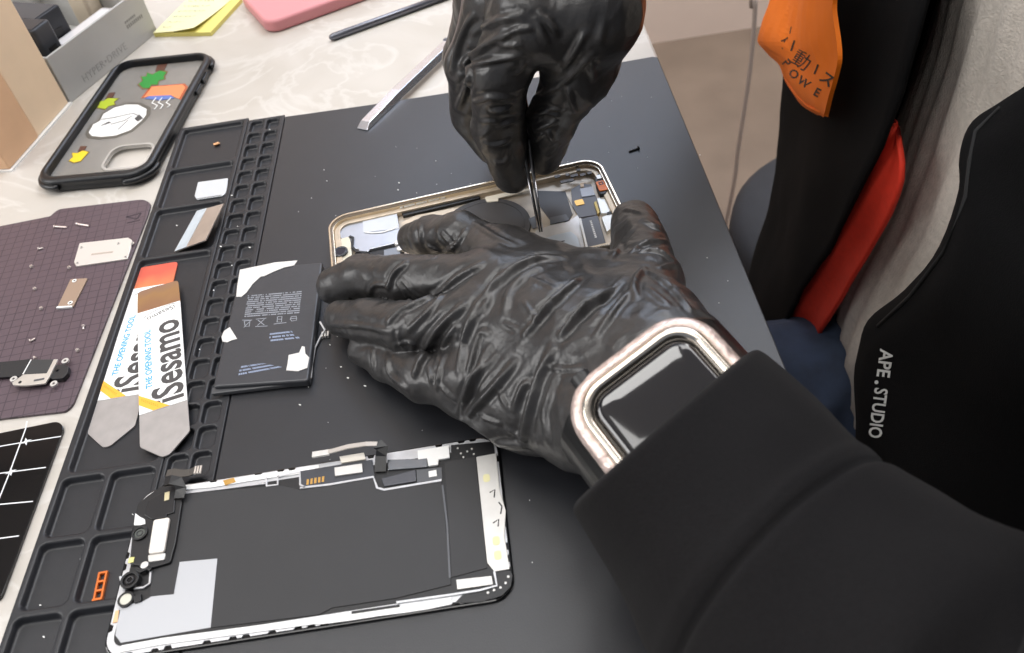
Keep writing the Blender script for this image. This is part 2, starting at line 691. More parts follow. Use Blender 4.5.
RIM, PZ = 4.3, 1.3
trays = [(2.2, -40.5, 40.3, 1.2), (2.2, -79.8, 40.3, -43.2), (2.6, -123.2, 40.3, -82.6), (2.6, -261.6, 40.6, -126.0)]
pk = [(a, b_, c, d, 2.6, PZ) for a, b_, c, d in trays]
for y0, y1 in ((-292.6, -265.4), (-323.2, -296.0), (-354.5, -327.0), (-385, -358), (-416, -389)):
    pk += [(1.6, y0, 19.0, y1, 2.6, PZ), (22.4, y0, 40.6, y1, 2.6, PZ)]
o = heightfield(-1.0, 43.4, -440, 3.4, 0.55, pk, RIM, 0.0, 0.7).build('parts_tray', M_sil, matt)
o.data.polygons.foreach_set('use_smooth', [True] * len(o.data.polygons))
pk = []
for k in range(32):
    yt = -(ROW0 + k * ROWP) + 2.6
    for a, c in ((46.0, 53.9), (56.2, 63.8)):
        pk.append((a, yt - 11.4, c, yt, 2.2, 1.6))
o = heightfield(44.0, 67.0, -440, 0.4, 0.45, pk, RIM - 0.1, 0.0, 0.55).build('cell_strip', M_sil, matt)
o.data.polygons.foreach_set('use_smooth', [True] * len(o.data.polygons))

# pale dust on the mat
b = MB()
rs = random.Random(3)
spots = [(324, 170), (327, 181), (399, 183), (398, 190), (335, 238), (436, 161), (632, 150), (700, 155), (707, 258), (270, 130), (470, 340), (330, 345), (341, 367), (300, 405), (232, 196), (238, 227), (221, 247), (250, 248), (232, 266), (175, 222), (130, 511), (78, 556), (40, 634), (37, 602), (200, 350), (348, 378), (365, 386), (214, 291), (661, 256), (440, 240)]
for u, v in spots:
    p = at(u, v, 0.1)
    r = rs.uniform(0.3, 0.65)
    zz = 0.0 if p[0] > 67 else (0.3 if p[0] > 44 else -2.6)
    b.prism([(p[0] + r * math.cos(t + rs.random()), p[1] + r * rs.uniform(0.6, 1) * math.sin(t)) for t in (0, 1.3, 2.5, 3.8, 5.1)], zz, zz + 0.35)
for i in range(90):
    x, y = rs.uniform(70, 300), rs.uniform(-345, -8)
    r = rs.uniform(0.12, 0.26)
    b.prism([(x + r * math.cos(t), y + r * math.sin(t)) for t in (0, 1.3, 2.5, 3.8, 5.1)], 0, 0.2)
o = b.build('dust', M_chip)
o['label'] = 'pale dust specks scattered over the black silicone mat'
o['category'] = 'dust'
o['kind'] = 'stuff'

# ------------------------------------------------------------------ phone case at the bench's back corner
CX, CR = (-37.5, 28.0), -0.115
case = thing('phone_case', 'black rubber-edged phone case with a clear back and little stickers', 'phone case', (CX[0], CX[1], -4), CR)
outer = rrect(-36.8, -73.6, 37.2, 73.4, 14, 8)
inn = rrect(-32.3, -67.0, 31.8, 69.5, 9.5, 8)
def lift(pts, z):
    return [(p[0], p[1], z) for p in pts]
def inset(pts, d):
    return [(p[0] * (1 - d / 37), p[1] * (1 - d / 74)) for p in pts]
b = MB()
n = len(outer)
lv = [lift(inset(inn, -0.5), 0.2), lift(inset(outer, 1.6), 0), lift(outer, 1.8), lift(inset(outer, 0.8), 3.6), lift(inset(outer, 0.8), 5.2), lift(outer, 6.6), lift(inset(outer, 1.0), 8.3), lift(inset(outer, 2.4), 8.7), lift(inset(inn, -0.9), 8.4), lift(inn, 7.4), lift(inset(inn, -0.5), 0.2)]
b.stack(lv, cap0=False, cap1=False)
for k in (0, 1, 2):     # grip pads at the corners
    pass
for sx, sy in ((1, 1), (1, -1), (-1, -1), (-1, 1)):
    ang = {(1, 1): 0, (-1, 1): 90, (-1, -1): 180, (1, -1): 270}[(sx, sy)]
    cx, cy = 0.2 + sx * 23.0, -0.1 + sy * 59.5
    arc = [(cx + 14.6 * math.cos(math.radians(ang + a)), cy + 14.6 * math.sin(math.radians(ang + a))) for a in range(-8, 99, 8)]
    b.tube([(p[0] - 0.5 * sx, p[1] - 0.5 * sy, 4.2) for p in arc], 1.9, 8)
b.build('bumper', M_rubber, case, smooth=True)
M_clear = mat('smoky_clear_plastic', (150, 147, 142), 0.22, spec=0.5, alpha=0.72, noise_amt=0.2, noise_scale=18)
cut = rrect(-1.0, -60.5, 29.0, -33.5, 8, 8)
MB().ring(inset(inn, -1), cut, 2.4, 3.6).build('clear_back', M_clear, case)
M_clear2 = mat('clear_lip', (206, 202, 196), 0.15, alpha=0.55)
MB().ring(cut, [(14 + (p[0] - 14) * 0.9, -47 + (p[1] + 47) * 0.9) for p in cut], 2.2, 4.6).build('camera_lip', M_clear2, case)
b = MB()
b.box(36.4, 22, 2.6, 38.2, 33, 5.8)
b.box(36.4, 37, 2.6, 38.2, 48, 5.8)
b.build('side_button', M_rubber, case, bevel=0.6)

def case_px(pts, z=-0.3):
    return local([(30 + a / 4.08, 40 + c / 4.08) for a, c in pts], z, CX, CR)
def sticker(name, col, border, shape, extras):
    bb = MB()
    mats = [mat('sticker_' + col[0], col[1], 0.5)]
    s = case_px(shape)
    c = np.mean(np.array(s), axis=0)
    if border:
        mats.append(mat('sticker_' + border[0], border[1], 0.5))
        bb.prism([tuple(c + (np.array(p) - c) * 1.14) for p in s], 3.6, 3.75, 1)
    bb.prism(s, 3.6, 3.85, 0)
    for m_, poly in extras:
        mm = mat('sticker_' + m_[0], m_[1], 0.5)
        if mm not in mats:
            mats.append(mm)
        if len(poly) == 2 or (isinstance(poly, tuple)):
            q = case_px(list(poly))
            for i in range(len(q) - 1):
                bb.ribbon([(q[i][0], q[i][1], 3.9), (q[i + 1][0], q[i + 1][1], 3.9)], 0.7, 0.2, mats.index(mm))
        else:
            bb.prism(case_px(poly), 3.6, 3.95, mats.index(mm))
    bb.build('sticker', mats, case)['label'] = name

BR, DK = ('brown', (92, 58, 44)), ('dark_grey', (70, 70, 70))
sticker('green tree sticker with a brown stem', ('green', (38, 140, 52)), ('edge_brown', (112, 92, 52)), [(445, 180), (462, 165), (455, 150), (475, 150), (480, 135), (500, 142), (530, 125), (556, 132), (545, 148), (548, 160), (525, 166), (520, 182), (495, 182), (488, 196), (462, 196)], [(BR, [(512, 128), (520, 103), (560, 98), (548, 124)])])
sticker('orange square sticker with white wavy lines', ('orange', (240, 142, 92)), ('edge_orange', (176, 88, 50)), [(464, 236), (498, 192), (622, 182), (634, 194), (608, 240), (575, 226), (482, 230)], [(('blue', (96, 120, 190)), [(468, 240), (486, 230), (575, 226), (590, 238), (530, 246)]), (('white', (240, 240, 238)), ((515, 236), (498, 258), (520, 268), (508, 284))), (('white', (240, 240, 238)), ((540, 236), (524, 256), (544, 266), (532, 282))), (('white', (240, 240, 238)), ((576, 236), (556, 256), (572, 266), (560, 276)))])
sticker('yellow-green leaf sticker', ('lime', (178, 196, 44)), ('edge_olive', (120, 104, 44)), [(276, 276), (284, 262), (280, 248), (300, 250), (318, 238), (360, 240), (342, 252), (346, 264), (320, 270), (308, 282)], [(BR, [(308, 240), (322, 217), (348, 214), (338, 234)])])
sticker('white round sticker with grey marks', ('white', (244, 244, 243)), ('edge_grey', (96, 92, 84)), [(240, 378), (258, 345), (286, 330), (300, 302), (345, 276), (392, 264), (440, 264), (476, 282), (474, 306), (455, 330), (410, 368), (350, 390), (292, 396), (252, 392)], [(DK, [(288, 350), (322, 334), (332, 338), (302, 348)]), (DK, [(426, 322), (446, 304), (462, 320), (440, 334)]), (('line_grey', (120, 120, 120)), ((292, 325), (340, 318), (420, 300), (440, 308))), (('line_grey', (120, 120, 120)), ((330, 345), (385, 330), (415, 312))), (('line_grey', (120, 120, 120)), ((360, 366), (388, 340), (400, 328)))])
sticker('yellow leaf sticker', ('yellow', (236, 200, 40)), ('edge_olive', (120, 104, 44)), [(160, 492), (176, 478), (172, 462), (195, 462), (215, 452), (238, 458), (222, 476), (206, 494), (180, 500)], [(BR, [(196, 456), (206, 434), (232, 434), (222, 450)])])

# ------------------------------------------------------------------ boxes at the back
P1, P2 = at(11, 171, -4), at(70, 104, -4)
d = (P2 - P1)[:2]
L = float(np.hypot(*d))
a = math.atan2(d[1], d[0])
wb = thing('wooden_box', 'pale wooden box with a tan end board, beside the phone case', 'box', tuple(P1), a)
k = float(np.hypot(*(at(37, 138, -4) - P1)[:2]))
MB().box(k, 0.6, 1.2, L, 90, 150).build('side_board', M_wood, wb, bevel=0.6)
MB().box(0, 0, 1.2, k - 0.3, 90, 150).build('end_board', M_wood2, wb, bevel=0.8)
MB().box(-1, -1.6, 0, L + 1, 92, 1.1).build('base_sheet', M_white, wb)

G1, G2 = at(71, 103, -4), at(158, 32, -4)
d = (G2 - G1)[:2]
GL = float(np.hypot(*d))
a = math.atan2(d[1], d[0])
M_card = mat('grey_card', (182, 182, 180), 0.5, noise_amt=0.03, noise_scale=40)
M_cardi = mat('grey_card_inner', (70, 72, 76), 0.6)
gb = thing('cardboard_box', 'open grey card box with faint lettering holding black gadgets', 'box', tuple(G1), a)
b = MB()
GH, GD = 34.0, 105.0
b.box(0, 0, 0, GL, 2.0, GH).box(0, 2, 0, 2, GD, GH).box(GL - 2, 2, 0, GL, GD, GH).box(2, GD - 2, 0, GL - 2, GD, GH).box(2, 2, 0, GL - 2, GD - 2, 2)
b.build('tray_body', M_card, gb, bevel=0.5)
fm = Matrix(((1, 0, 0, 0), (0, 0, -1, -0.1), (0, 1, 0, 0), (0, 0, 0, 1)))
b = MB()
b.text('HYPER•DRIVE', 7.4, Matrix.Translation((18, 0, 5)) @ fm, 0.1, space=1.12)
b.build('lettering', mat('pale_print', (160, 160, 159), 0.5), gb)
b = MB()
for r_ in range(2):
    for c_ in range(9 - 3 * r_):
        b.box(GL - 26 + c_ * 2.1, -0.15, 16 + r_ * 4, GL - 26 + c_ * 2.1 + 1.3, 0, 16 + r_ * 4 + (1.6 if r_ else 2.6))
b.build('small_print', mat('grey_print', (140, 140, 139), 0.5), gb)

def in_box(x, y, z, rz=0.0):
    c, s = math.cos(a), math.sin(a)
    return (G1[0] + x * c - y * s, G1[1] + x * s + y * c, -4 + z), a + rz
M_dk = mat('dark_gadget', (58, 62, 68), 0.4)
M_dk2 = mat('darker_gadget', (38, 40, 46), 0.4)
for nm, lab, x, y, sx, sy, sz, m_, rz in (
        ('power_adapter', 'tall dark grey adapter nearest the wooden box in the grey card box', 8, 10, 18, 34, 46, M_dk, 0.05),
        ('battery_pack', 'long dark slab lying across the grey card box', 32, 34, 26, 58, 40, M_dk2, 0.0),
        ('docking_hub', 'dark hub standing behind the other gadgets in the grey card box', 10, 52, 20, 46, 50, M_dk2, 0.0)):
    loc, r = in_box(x, y, 2.1, rz)
    t_ = thing(nm, lab, 'gadget', loc, r)
    MB().prism(rrect(0, 0, sx, sy, 3), 0, sz).build('shell', m_, t_, bevel=1.2)
    MB().box(2, 2, sz, sx - 2, sy - 2, sz + 0.5).build('top_plate', M_dk if m_ is M_dk2 else M_dk2, t_, bevel=0.3)
    b = MB()
    b.box(sx * 0.3, -0.5, sz * 0.55, sx * 0.7, 0, sz * 0.68)
    b.build('port', M_blackpl, t_)
loc, r = in_box(62, 8, 2.1)
t_ = thing('metal_case', 'pale silver slab along the front of the grey card box', 'gadget', loc, r)
MB().prism(rrect(-32, 0, 28, 24, 3), 0, 22).build('shell', mat('pale_slab', (196, 194, 196), 0.3, metal=0.3), t_, bevel=1)
MB().box(-28, 3, 22, 24, 21, 22.4).build('label_plate', mat('pale_slab2', (214, 213, 215), 0.3), t_)
loc, r = in_box(84, 40, 2.1)
t_ = thing('plug_adapter', 'cream and brown plug adapter at the far end of the grey card box', 'gadget', loc, r)
MB().prism(rrect(0, 0, 15, 18, 3), 0, 38).build('body', mat('cream_plastic', (216, 202, 180), 0.5), t_, bevel=1)
MB().box(3, 3, 38, 12, 15, 40).build('socket_face', mat('brown_plastic', (120, 88, 62), 0.5), t_)

# sticky notes
n1, n2, n3 = at(155, 37, -4), at(212, 36, -4), at(243, 2, -4)
n4 = n1 + (n3 - n2)
M_note = mat('yellow_note', (236, 232, 182), 0.7, noise_amt=0.03, noise_scale=30)
M_note2 = mat('yellow_note_deep', (220, 210, 120), 0.7)
pad_t = thing('sticky_note_pad', 'yellow sticky note pad with blue-grey handwriting', 'sticky notes', tuple((n1 + n3) / 2))
c0 = (n1 + n3) / 2
q = [tuple((p - c0)[:2]) for p in (n1, n2, n3, n4)]
MB().prism(q, 0, 3.0).build('note_block', M_note2, pad_t)
Q = [np.array(p) for p in q]
lv = []
b = MB()
N = 10
for i in range(N + 1):
    t = i / N
    A, B2 = Q[0] * (1 - t) + Q[3] * t, Q[1] * (1 - t) + Q[2] * t
    B2 = B2 + (A - B2) * (0.16 + 0.1 * (1 - t))
    z = 3.2 + 3.5 * (1 - t) ** 2
    b.v += [(A[0], A[1], 3.2), ((A[0] + B2[0]) / 2, (A[1] + B2[1]) / 2, 3.2 + (z - 3.2) * 0.25), (B2[0], B2[1], z)]
    b.v += [(A[0], A[1], 3.4), ((A[0] + B2[0]) / 2, (A[1] + B2[1]) / 2, 3.4 + (z - 3.2) * 0.25), (B2[0], B2[1], z + 0.2)]
for i in range(N):
    o_, p_ = i * 6, (i + 1) * 6
    b.f += [(o_, o_ + 1, p_ + 1, p_), (o_ + 1, o_ + 2, p_ + 2, p_ + 1), (o_ + 3, p_ + 3, p_ + 4, o_ + 4), (o_ + 4, p_ + 4, p_ + 5, o_ + 5), (o_ + 2, o_ + 5, p_ + 5, p_ + 2), (o_, p_, p_ + 3, o_ + 3)]
b.f += [(0, 3, 4, 1), (1, 4, 5, 2), (N * 6, N * 6 + 1, N * 6 + 4, N * 6 + 3), (N * 6 + 1, N * 6 + 2, N * 6 + 5, N * 6 + 4)]
b.mi = [0] * len(b.f)
b.build('top_sheet', M_note, pad_t, smooth=False)
b = MB()
ux, uy = (Q[1] - Q[0]) / np.linalg.norm(Q[1] - Q[0]), (Q[3] - Q[0]) / np.linalg.norm(Q[3] - Q[0])
rs = random.Random(11)
for row in range(6):
    x = 4.0
    while x < 27:
        w_ = rs.uniform(1.6, 3.6)
        pts = []
        for kx in range(7):
            p = Q[0] + ux * (x + w_ * kx / 6) + uy * (8 + row * 8.5 + rs.uniform(-1.1, 1.1))
            pts.append((p[0], p[1], 3.75))
        b.ribbon(pts, 0.35, 0.1)
        x += w_ + rs.uniform(0.7, 1.8)
b.build('handwriting', mat('ink_blue_grey', (110, 116, 128), 0.6), pad_t)

# pink case
p1, p2, p3 = at(246, 14, 4), at(272, 26, 4), at(338, 2, 4)
ax_ = (p3 - p2)[:2]
a = math.atan2(ax_[1], ax_[0])
pc = thing('pink_phone', 'dusty pink phone in a rounded case, lying beyond the steel tools', 'phone', (p2[0], p2[1], -4), a)
MB().prism(rrect(-3, 3.5, 138, 74, 11, 8), 0, 9.5).build('shell', mat('dusty_pink', (214, 142, 146), 0.45), pc, bevel=2.4, seg=3, smooth=False)
MB().prism(rrect(18, 34, 42, 60, 6), 9.4, 10.6).build('camera_plate', mat('pink_white', (240, 224, 222), 0.3), pc, bevel=0.5)
MB().prism(rrect(33, 18, 50, 27, 3), 9.4, 9.9).build('white_badge', M_white, pc)

# dark rod
r1, r2 = at(331, 37, -1), at(470, -13, -1)
d = (r2 - r1)[:2]
rod = thing('stylus', 'dark grey metal stylus lying on the pale bench beyond the mat', 'stylus', (r1[0], r1[1], -4), math.atan2(d[1], d[0]))
Lr = float(np.hypot(*d))
M_gun = mat('gunmetal', (112, 114, 122), 0.28, metal=0.8)
MB().tube([(-1.5, 0, 2.6), (-0.6, 0, 2.6), (1.5, 0, 2.6), (Lr * 0.9, 0, 2.6)], [0.6, 1.8, 2.6, 2.6], 14).build('barrel', M_gun, rod, smooth=True, bevel=0)
MB().tube([(Lr * 0.9, 0, 2.6), (Lr, 0, 2.6), (Lr + 8, 0, 2.6)], [2.4, 2.4, 0.7], 14).build('tip', M_steel, rod, smooth=True)

# steel pry bar, resting half on the mat
s1, s2 = at(362, 128, 1.0), at(452, 41, 2)
d = (s2 - s1)[:2]
Ls = float(np.hypot(*d))
pb = thing('steel_pry_bar', 'shiny steel pry bar with its chisel end resting on the mat', 'pry bar', (s1[0], s1[1], 0), math.atan2(d[1], d[0]))
b = MB()
w0 = 4.2
b.stack([[(-0.5, -w0, 0.3), (-0.5, w0 * 0.8, 0.3), (-0.5, w0 * 0.8, 0.7), (-0.5, -w0, 0.7)],
         [(5, -w0 - 0.3, 0.2), (5, w0, 0.2), (5, w0 * 0.9, 2.6), (5, -w0 * 0.6, 2.6)],
         [(40, -w0 - 0.4, 0.1), (40, w0, 0.1), (40, w0 * 0.9, 4.0), (40, -w0 * 0.6, 4.0)],
         [(Ls - 4, -w0 - 0.4, 0.1), (Ls - 4, w0, 0.1), (Ls - 4, w0 * 0.9, 4.0), (Ls - 4, -w0 * 0.6, 4.0)]])
b.build('blade', mat('mirror_steel', (226, 228, 236), 0.14, metal=0.85), pb, bevel=0.3)
MB().box(Ls - 4, -w0 - 0.8, 0, Ls - 1, w0 + 0.4, 4.6).build('collar', M_gun, pb, bevel=0.5)
MB().tube([(Ls - 1, 0, 2.4), (Ls + 50, 0, 2.4)], 4.0, 6).build('handle', mat('satin_steel', (190, 190, 200), 0.3, metal=0.9), pb)

# ------------------------------------------------------------------ magnetic project mat with screws and plates
M_mag = mat_grid('purple_grid_mat', (88, 74, 81), (60, 50, 57), 5.3, 0.5, 0.42)
MG0 = (-60, -140, -4)
mg = thing('magnetic_mat', 'purple-grey gridded magnetic mat holding tiny screws and plates', 'project mat', MG0, 0.085)
def mgl(px, z=-2.6):
    return local(px, z, MG0, 0.085)
edge = mgl([(50, 216), (58, 209), (143, 199), (151, 203), (148, 214), (73, 404), (66, 411), (0, 418.5)])
edge = edge + [(edge[-1][0] - 60, edge[-1][1] + 1), (edge[0][0] - 80, edge[0][1] + 0.5), (edge[0][0] - 1, edge[0][1])]
MB().prism(rounded(edge, 3.0), 0, 1.4).build('mat_sheet', M_mag, mg, bevel=0.3)
M_mark = mat('purple_dark_print', (58, 48, 56), 0.5)
b = MB()
q = mgl([(126.5, 217), (141, 213), (137, 219), (127, 223), (140, 220)])
for i, j in ((0, 1), (1, 2), (2, 0), (3, 4)):
    b.ribbon([(q[i][0], q[i][1], 1.45), (q[j][0], q[j][1], 1.45)], 1.0, 0.1)
b.build('printed_mark', M_mark, mg)

BD0 = (-40, -270, -4)
bd = thing('glass_board', 'glossy black glass board with white grid lines and small stars', 'board', BD0, 0.06)
def bdl(px, z=-2.4):
    return local(px, z, BD0, 0.06)
edge = bdl([(58, 421), (64, 427), (0, 600)])
edge = [(edge[0][0] - 75, edge[0][1] - 1.5)] + edge + [(edge[-1][0] - 60, edge[-1][1])]
MB().prism(rounded(edge, 3.0), 0, 1.6).build('glass_panel', M_glassblk, bd, bevel=0.2)
M_wl = mat('white_line', (222, 224, 226), 0.5)
b = MB()
for l_ in ([(27, 421.5), (26, 428), (10, 472), (0, 497)], [(0, 446.5), (27, 441.8), (61, 436.5)], [(0, 473.5), (11, 472), (46, 467.5)], [(0, 504.5), (33, 501.5)], [(0, 538.5), (19, 536)]):
    q = [(x, y, 1.68) for x, y in bdl(l_)]
    far = q[-1] if len(l_) == 4 else q[0]
    prev = q[-2] if len(l_) == 4 else q[1]
    dl_ = math.hypot(far[0] - prev[0], far[1] - prev[1])
    ext = (far[0] + (far[0] - prev[0]) / dl_ * 32, far[1] + (far[1] - prev[1]) / dl_ * 32, 1.68)
    q = q + [ext] if len(l_) == 4 else [ext] + q
    b.ribbon(q, 0.55, 0.12)
b.build('grid_line', M_wl, bd)
for (u, v) in ((26.2, 441.8), (11, 472)):
    b = MB()
    x, y = bdl([(u, v)])[0]
    b.prism([(x + (2.4 if k % 2 == 0 else 0.8) * math.cos(k * math.pi / 4 + 0.3), y + (2.4 if k % 2 == 0 else 0.8) * math.sin(k * math.pi / 4 + 0.3)) for k in range(8)], 1.65, 1.85)
    b.build('star_mark', M_wl, bd)

def polything(name, label, cat, px, z0, th, m, holes=(), parts=(), bevel=0.15, rz=None):
    """flat thing traced from the photograph, standing at z0"""
    P = np.array([at(u, v, z0 + th) for u, v in px])
    c = P.mean(0)
    t_ = thing(name, label, cat, (c[0], c[1], z0))
    pts = [(p[0] - c[0], p[1] - c[1]) for p in P]
    MB().prism(rounded(pts, 0.7), 0, th).build('plate', m, t_, bevel=bevel)
    for (u, v, r, nm, mm) in holes:
        p = at(u, v, z0 + th)
        MB().annulus(p[0] - c[0], p[1] - c[1], th - 0.05, th + 0.35, r * 0.5, r, 16).build(nm, mm, t_)
        MB().cyl(p[0] - c[0], p[1] - c[1], th - 0.02, th + 0.06, r * 0.5, 14).build('hole', M_blackmt, t_)
    return t_, c

ZM = -2.6
t_, c = polything('shield_plate', 'white metal shield plate with screw holes on the gridded mat', 'shield plate', [(79.5, 243), (128, 237.5), (132, 240), (131, 247), (127.5, 258.5), (76, 266), (74, 262)], ZM, 1.0, mat('white_metal', (228, 222, 216), 0.32, metal=0.35),
                  [(81.5, 247.5, 0.9, 'eyelet', M_lsilver), (118.5, 243.5, 0.9, 'eyelet', M_lsilver), (77.5, 263, 0.9, 'eyelet', M_lsilver), (125.5, 257, 0.9, 'eyelet', M_lsilver), (132.5, 243.5, 1.0, 'eyelet', M_lsilver)])
b = MB()
p, q = at(91.5, 254.5, ZM + 1), at(113, 252, ZM + 1)
b.ribbon([(p[0] - c[0], p[1] - c[1], 1.02), (q[0] - c[0], q[1] - c[1], 1.02)], 1.2, 0.15)
b.build('pressed_slot', mat('worn_metal', (196, 184, 174), 0.4, metal=0.4), t_)
t_, c = polything('cover_plate', 'tan metal cover strip with a white foot on the gridded mat', 'cover plate', [(70.5, 279), (87.5, 278), (73, 306.5), (57, 307.5)], ZM, 0.9, mat('tan_metal', (172, 150, 132), 0.4, metal=0.4),
                  [(74.5, 281, 1.2, 'eyelet', M_white), (70.5, 303, 1.3, 'eyelet', M_white)])
b = MB()
p, q = at(57, 308, ZM + 0.5), at(72.5, 307, ZM + 0.5)
b.ribbon([(p[0] - c[0], p[1] - c[1], 0.6), (q[0] - c[0], q[1] - c[1], 0.6)], 1.1, 1.0)
b.build('foot', M_white, t_)

# screws and pins: each its own thing
def screw(u, v, z, label, m, group, rz=0.0, lying=False, L_=2.6, hr=1.0):
    p = at(u, v, z + 0.7)
    t_ = thing('screw', label, 'screw', (p[0], p[1], z), rz, group)
    if lying:
        MB().tube([(-L_ / 2, 0, 0.55), (L_ / 2 - 0.6, 0, 0.55)], 0.5, 10).build('shank', m, t_, smooth=False)
        MB().tube([(L_ / 2 - 0.6, 0, 0.85), (L_ / 2, 0, 0.85)], hr * 0.85, 12).build('head', m, t_)
    else:
        MB().cyl(0, 0, 0, 0.9, 0.55, 12).build('shank', m, t_)
        b = MB()
        b.cyl(0, 0, 0.9, 1.7, hr, 16, r1=hr * 0.75)
        b.build('head', m, t_)
        MB().box(-0.5, -0.13, 1.7, 0.5, 0.13, 1.74).build('drive_slot', M_blackmt, t_)
    return t_

M_scr = mat('screw_metal', (226, 216, 210), 0.25, metal=0.5)
for u, v, lab, ly in ((40.6, 248.3, 'tiny silver screw left of the white shield plate, nearest the mat top', True),
                  (31.7, 266.7, 'tiny silver screw lower left of the white shield plate by the plain mat area', False),
                  (69.5, 267.8, 'tiny silver screw just under the corner of the white shield plate', False),
                  (35.0, 289.0, 'tiny silver screw left of the upper end of the tan cover strip', False),
                  (41.4, 308.6, 'tiny silver screw beside the white foot of the tan cover strip', False),
                  (83.3, 327.6, 'tiny silver screw below right of the tan cover strip', True),
                  (32.3, 339.8, 'tiny silver screw above the silver camera bracket, farther from it', True),
                  (77.7, 350.6, 'tiny silver screw nearest the mat side edge, right of the camera bracket', False),
                  (34.7, 357.8, 'tiny silver screw touching the upper edge of the camera bracket', True)):
    screw(u, v, ZM, lab, M_scr, 'screws on the gridded mat', rz=u * 0.7, lying=ly)
for (u0, v0), (u1, v1), lab in (((55, 226.5), (67, 227.3), 'thin silver pin on the gridded mat, the one nearer the phone case'),
                            ((77.5, 224), (89, 225.8), 'thin silver pin on the gridded mat, the one above the white shield plate')):
    p, q = at(u0, v0, ZM + 0.6), at(u1, v1, ZM + 0.6)
    d = q - p
    t_ = thing('metal_pin', lab, 'pin', (p[0], p[1], ZM), math.atan2(d[1], d[0]), 'pins on the gridded mat')
    Lp = float(np.linalg.norm(d))
    MB().tube([(0, 0, 0.6), (Lp, 0, 0.6)], 0.62, 10).build('shaft', mat('pin_metal', (214, 200, 196), 0.3, metal=0.7), t_)
    MB().tube([(-0.5, 0, 0.75), (0.3, 0, 0.75)], 0.8, 10).build('collar', M_scr, t_)
screw(634, 149.5, 0.0, 'small black screw lying alone on the open mat near the bench edge', M_blackpl, 'loose black screw', rz=0.3, lying=True, L_=6.0, hr=1.2)

# camera bracket on a black flex
CB = (-30, -198, ZM)
cb = thing('camera_bracket', 'silver camera bracket with a black flex cable on the gridded mat', 'bracket', CB)
def cbl(px, z):
    return [(p[0] - CB[0], p[1] - CB[1]) for p in (at(u, v, z) for u, v in px)]
zz = lambda pts: [(a_ / 6.4, 340 + c_ / 6.4) for a_, c_ in pts]
e = cbl(zz([(-150, 150), (0, 140), (190, 122), (140, 230), (0, 238), (-150, 250)]), ZM + 2)
MB().prism(e, 1.2, 2.0).build('flex_cable', M_blackmt, cb, bevel=0.15)
MB().prism(cbl(zz([(200, 125), (340, 122), (300, 215), (150, 222)]), ZM + 3), 0.3, 3.0).build('shield', mat('dark_bracket', (72, 74, 76), 0.35, metal=0.4), cb, bevel=0.2)
b = MB()
b.prism(rounded(cbl(zz([(150, 222), (300, 214), (345, 124), (372, 124), (318, 235), (290, 278), (170, 292), (85, 290), (78, 275)]), ZM + 3), 0.4), 2.2, 3.2)
b.build('silver_frame', M_steel2, cb, bevel=0.15)
MB().ribbon([(*cbl(zz([(200, 127)]), ZM + 3)[0], 3.1), (*cbl(zz([(148, 220)]), ZM + 3)[0], 3.1)], 0.5, 0.3).build('white_edge', M_white, cb)
MB().prism(rounded(cbl(zz([(345, 160), (395, 150), (436, 162), (432, 205), (400, 240), (340, 245), (312, 240)]), ZM + 3), 0.6), 0.2, 2.6).build('end_plate', mat('dark_bracket2', (52, 52, 54), 0.4, metal=0.3), cb, bevel=0.2)
for u, v in ((88, 250), (345, 280), (418, 134)):
    x, y = cbl(zz([(u, v)]), ZM + 2.5)[0]
    MB().annulus(x, y, 1.8, 2.8, 0.7, 1.7, 20).build('eyelet', M_lsilver, cb)
for u, v in ((130, 272), (362, 190)):
    x, y = cbl(zz([(u, v)]), ZM + 3)[0]
    MB().cyl(x, y, 2.6, 3.3, 0.8, 12).build('rivet', M_blackpl, cb)
MB().ribbon([(*cbl(zz([(220, 262)]), ZM + 3)[0], 3.3), (*cbl(zz([(285, 250)]), ZM + 3)[0], 3.3)], 0.9, 0.3).build('slot', M_grey, cb)

# ------------------------------------------------------------------ the two opening tools
ZT = -2.6
M_op = mat('white_card_print', (240, 240, 238), 0.4)
M_cyan = mat('cyan_print', (58, 160, 204), 0.5)
M_yel = mat('amber_print', (242, 178, 58), 0.5)
M_ink2 = mat('dark_grey_print', (70, 68, 68), 0.5)
M_openst = mat('worn_steel_blade', (176, 172, 170), 0.38, metal=0.45, noise_amt=0.08, noise_scale=160)

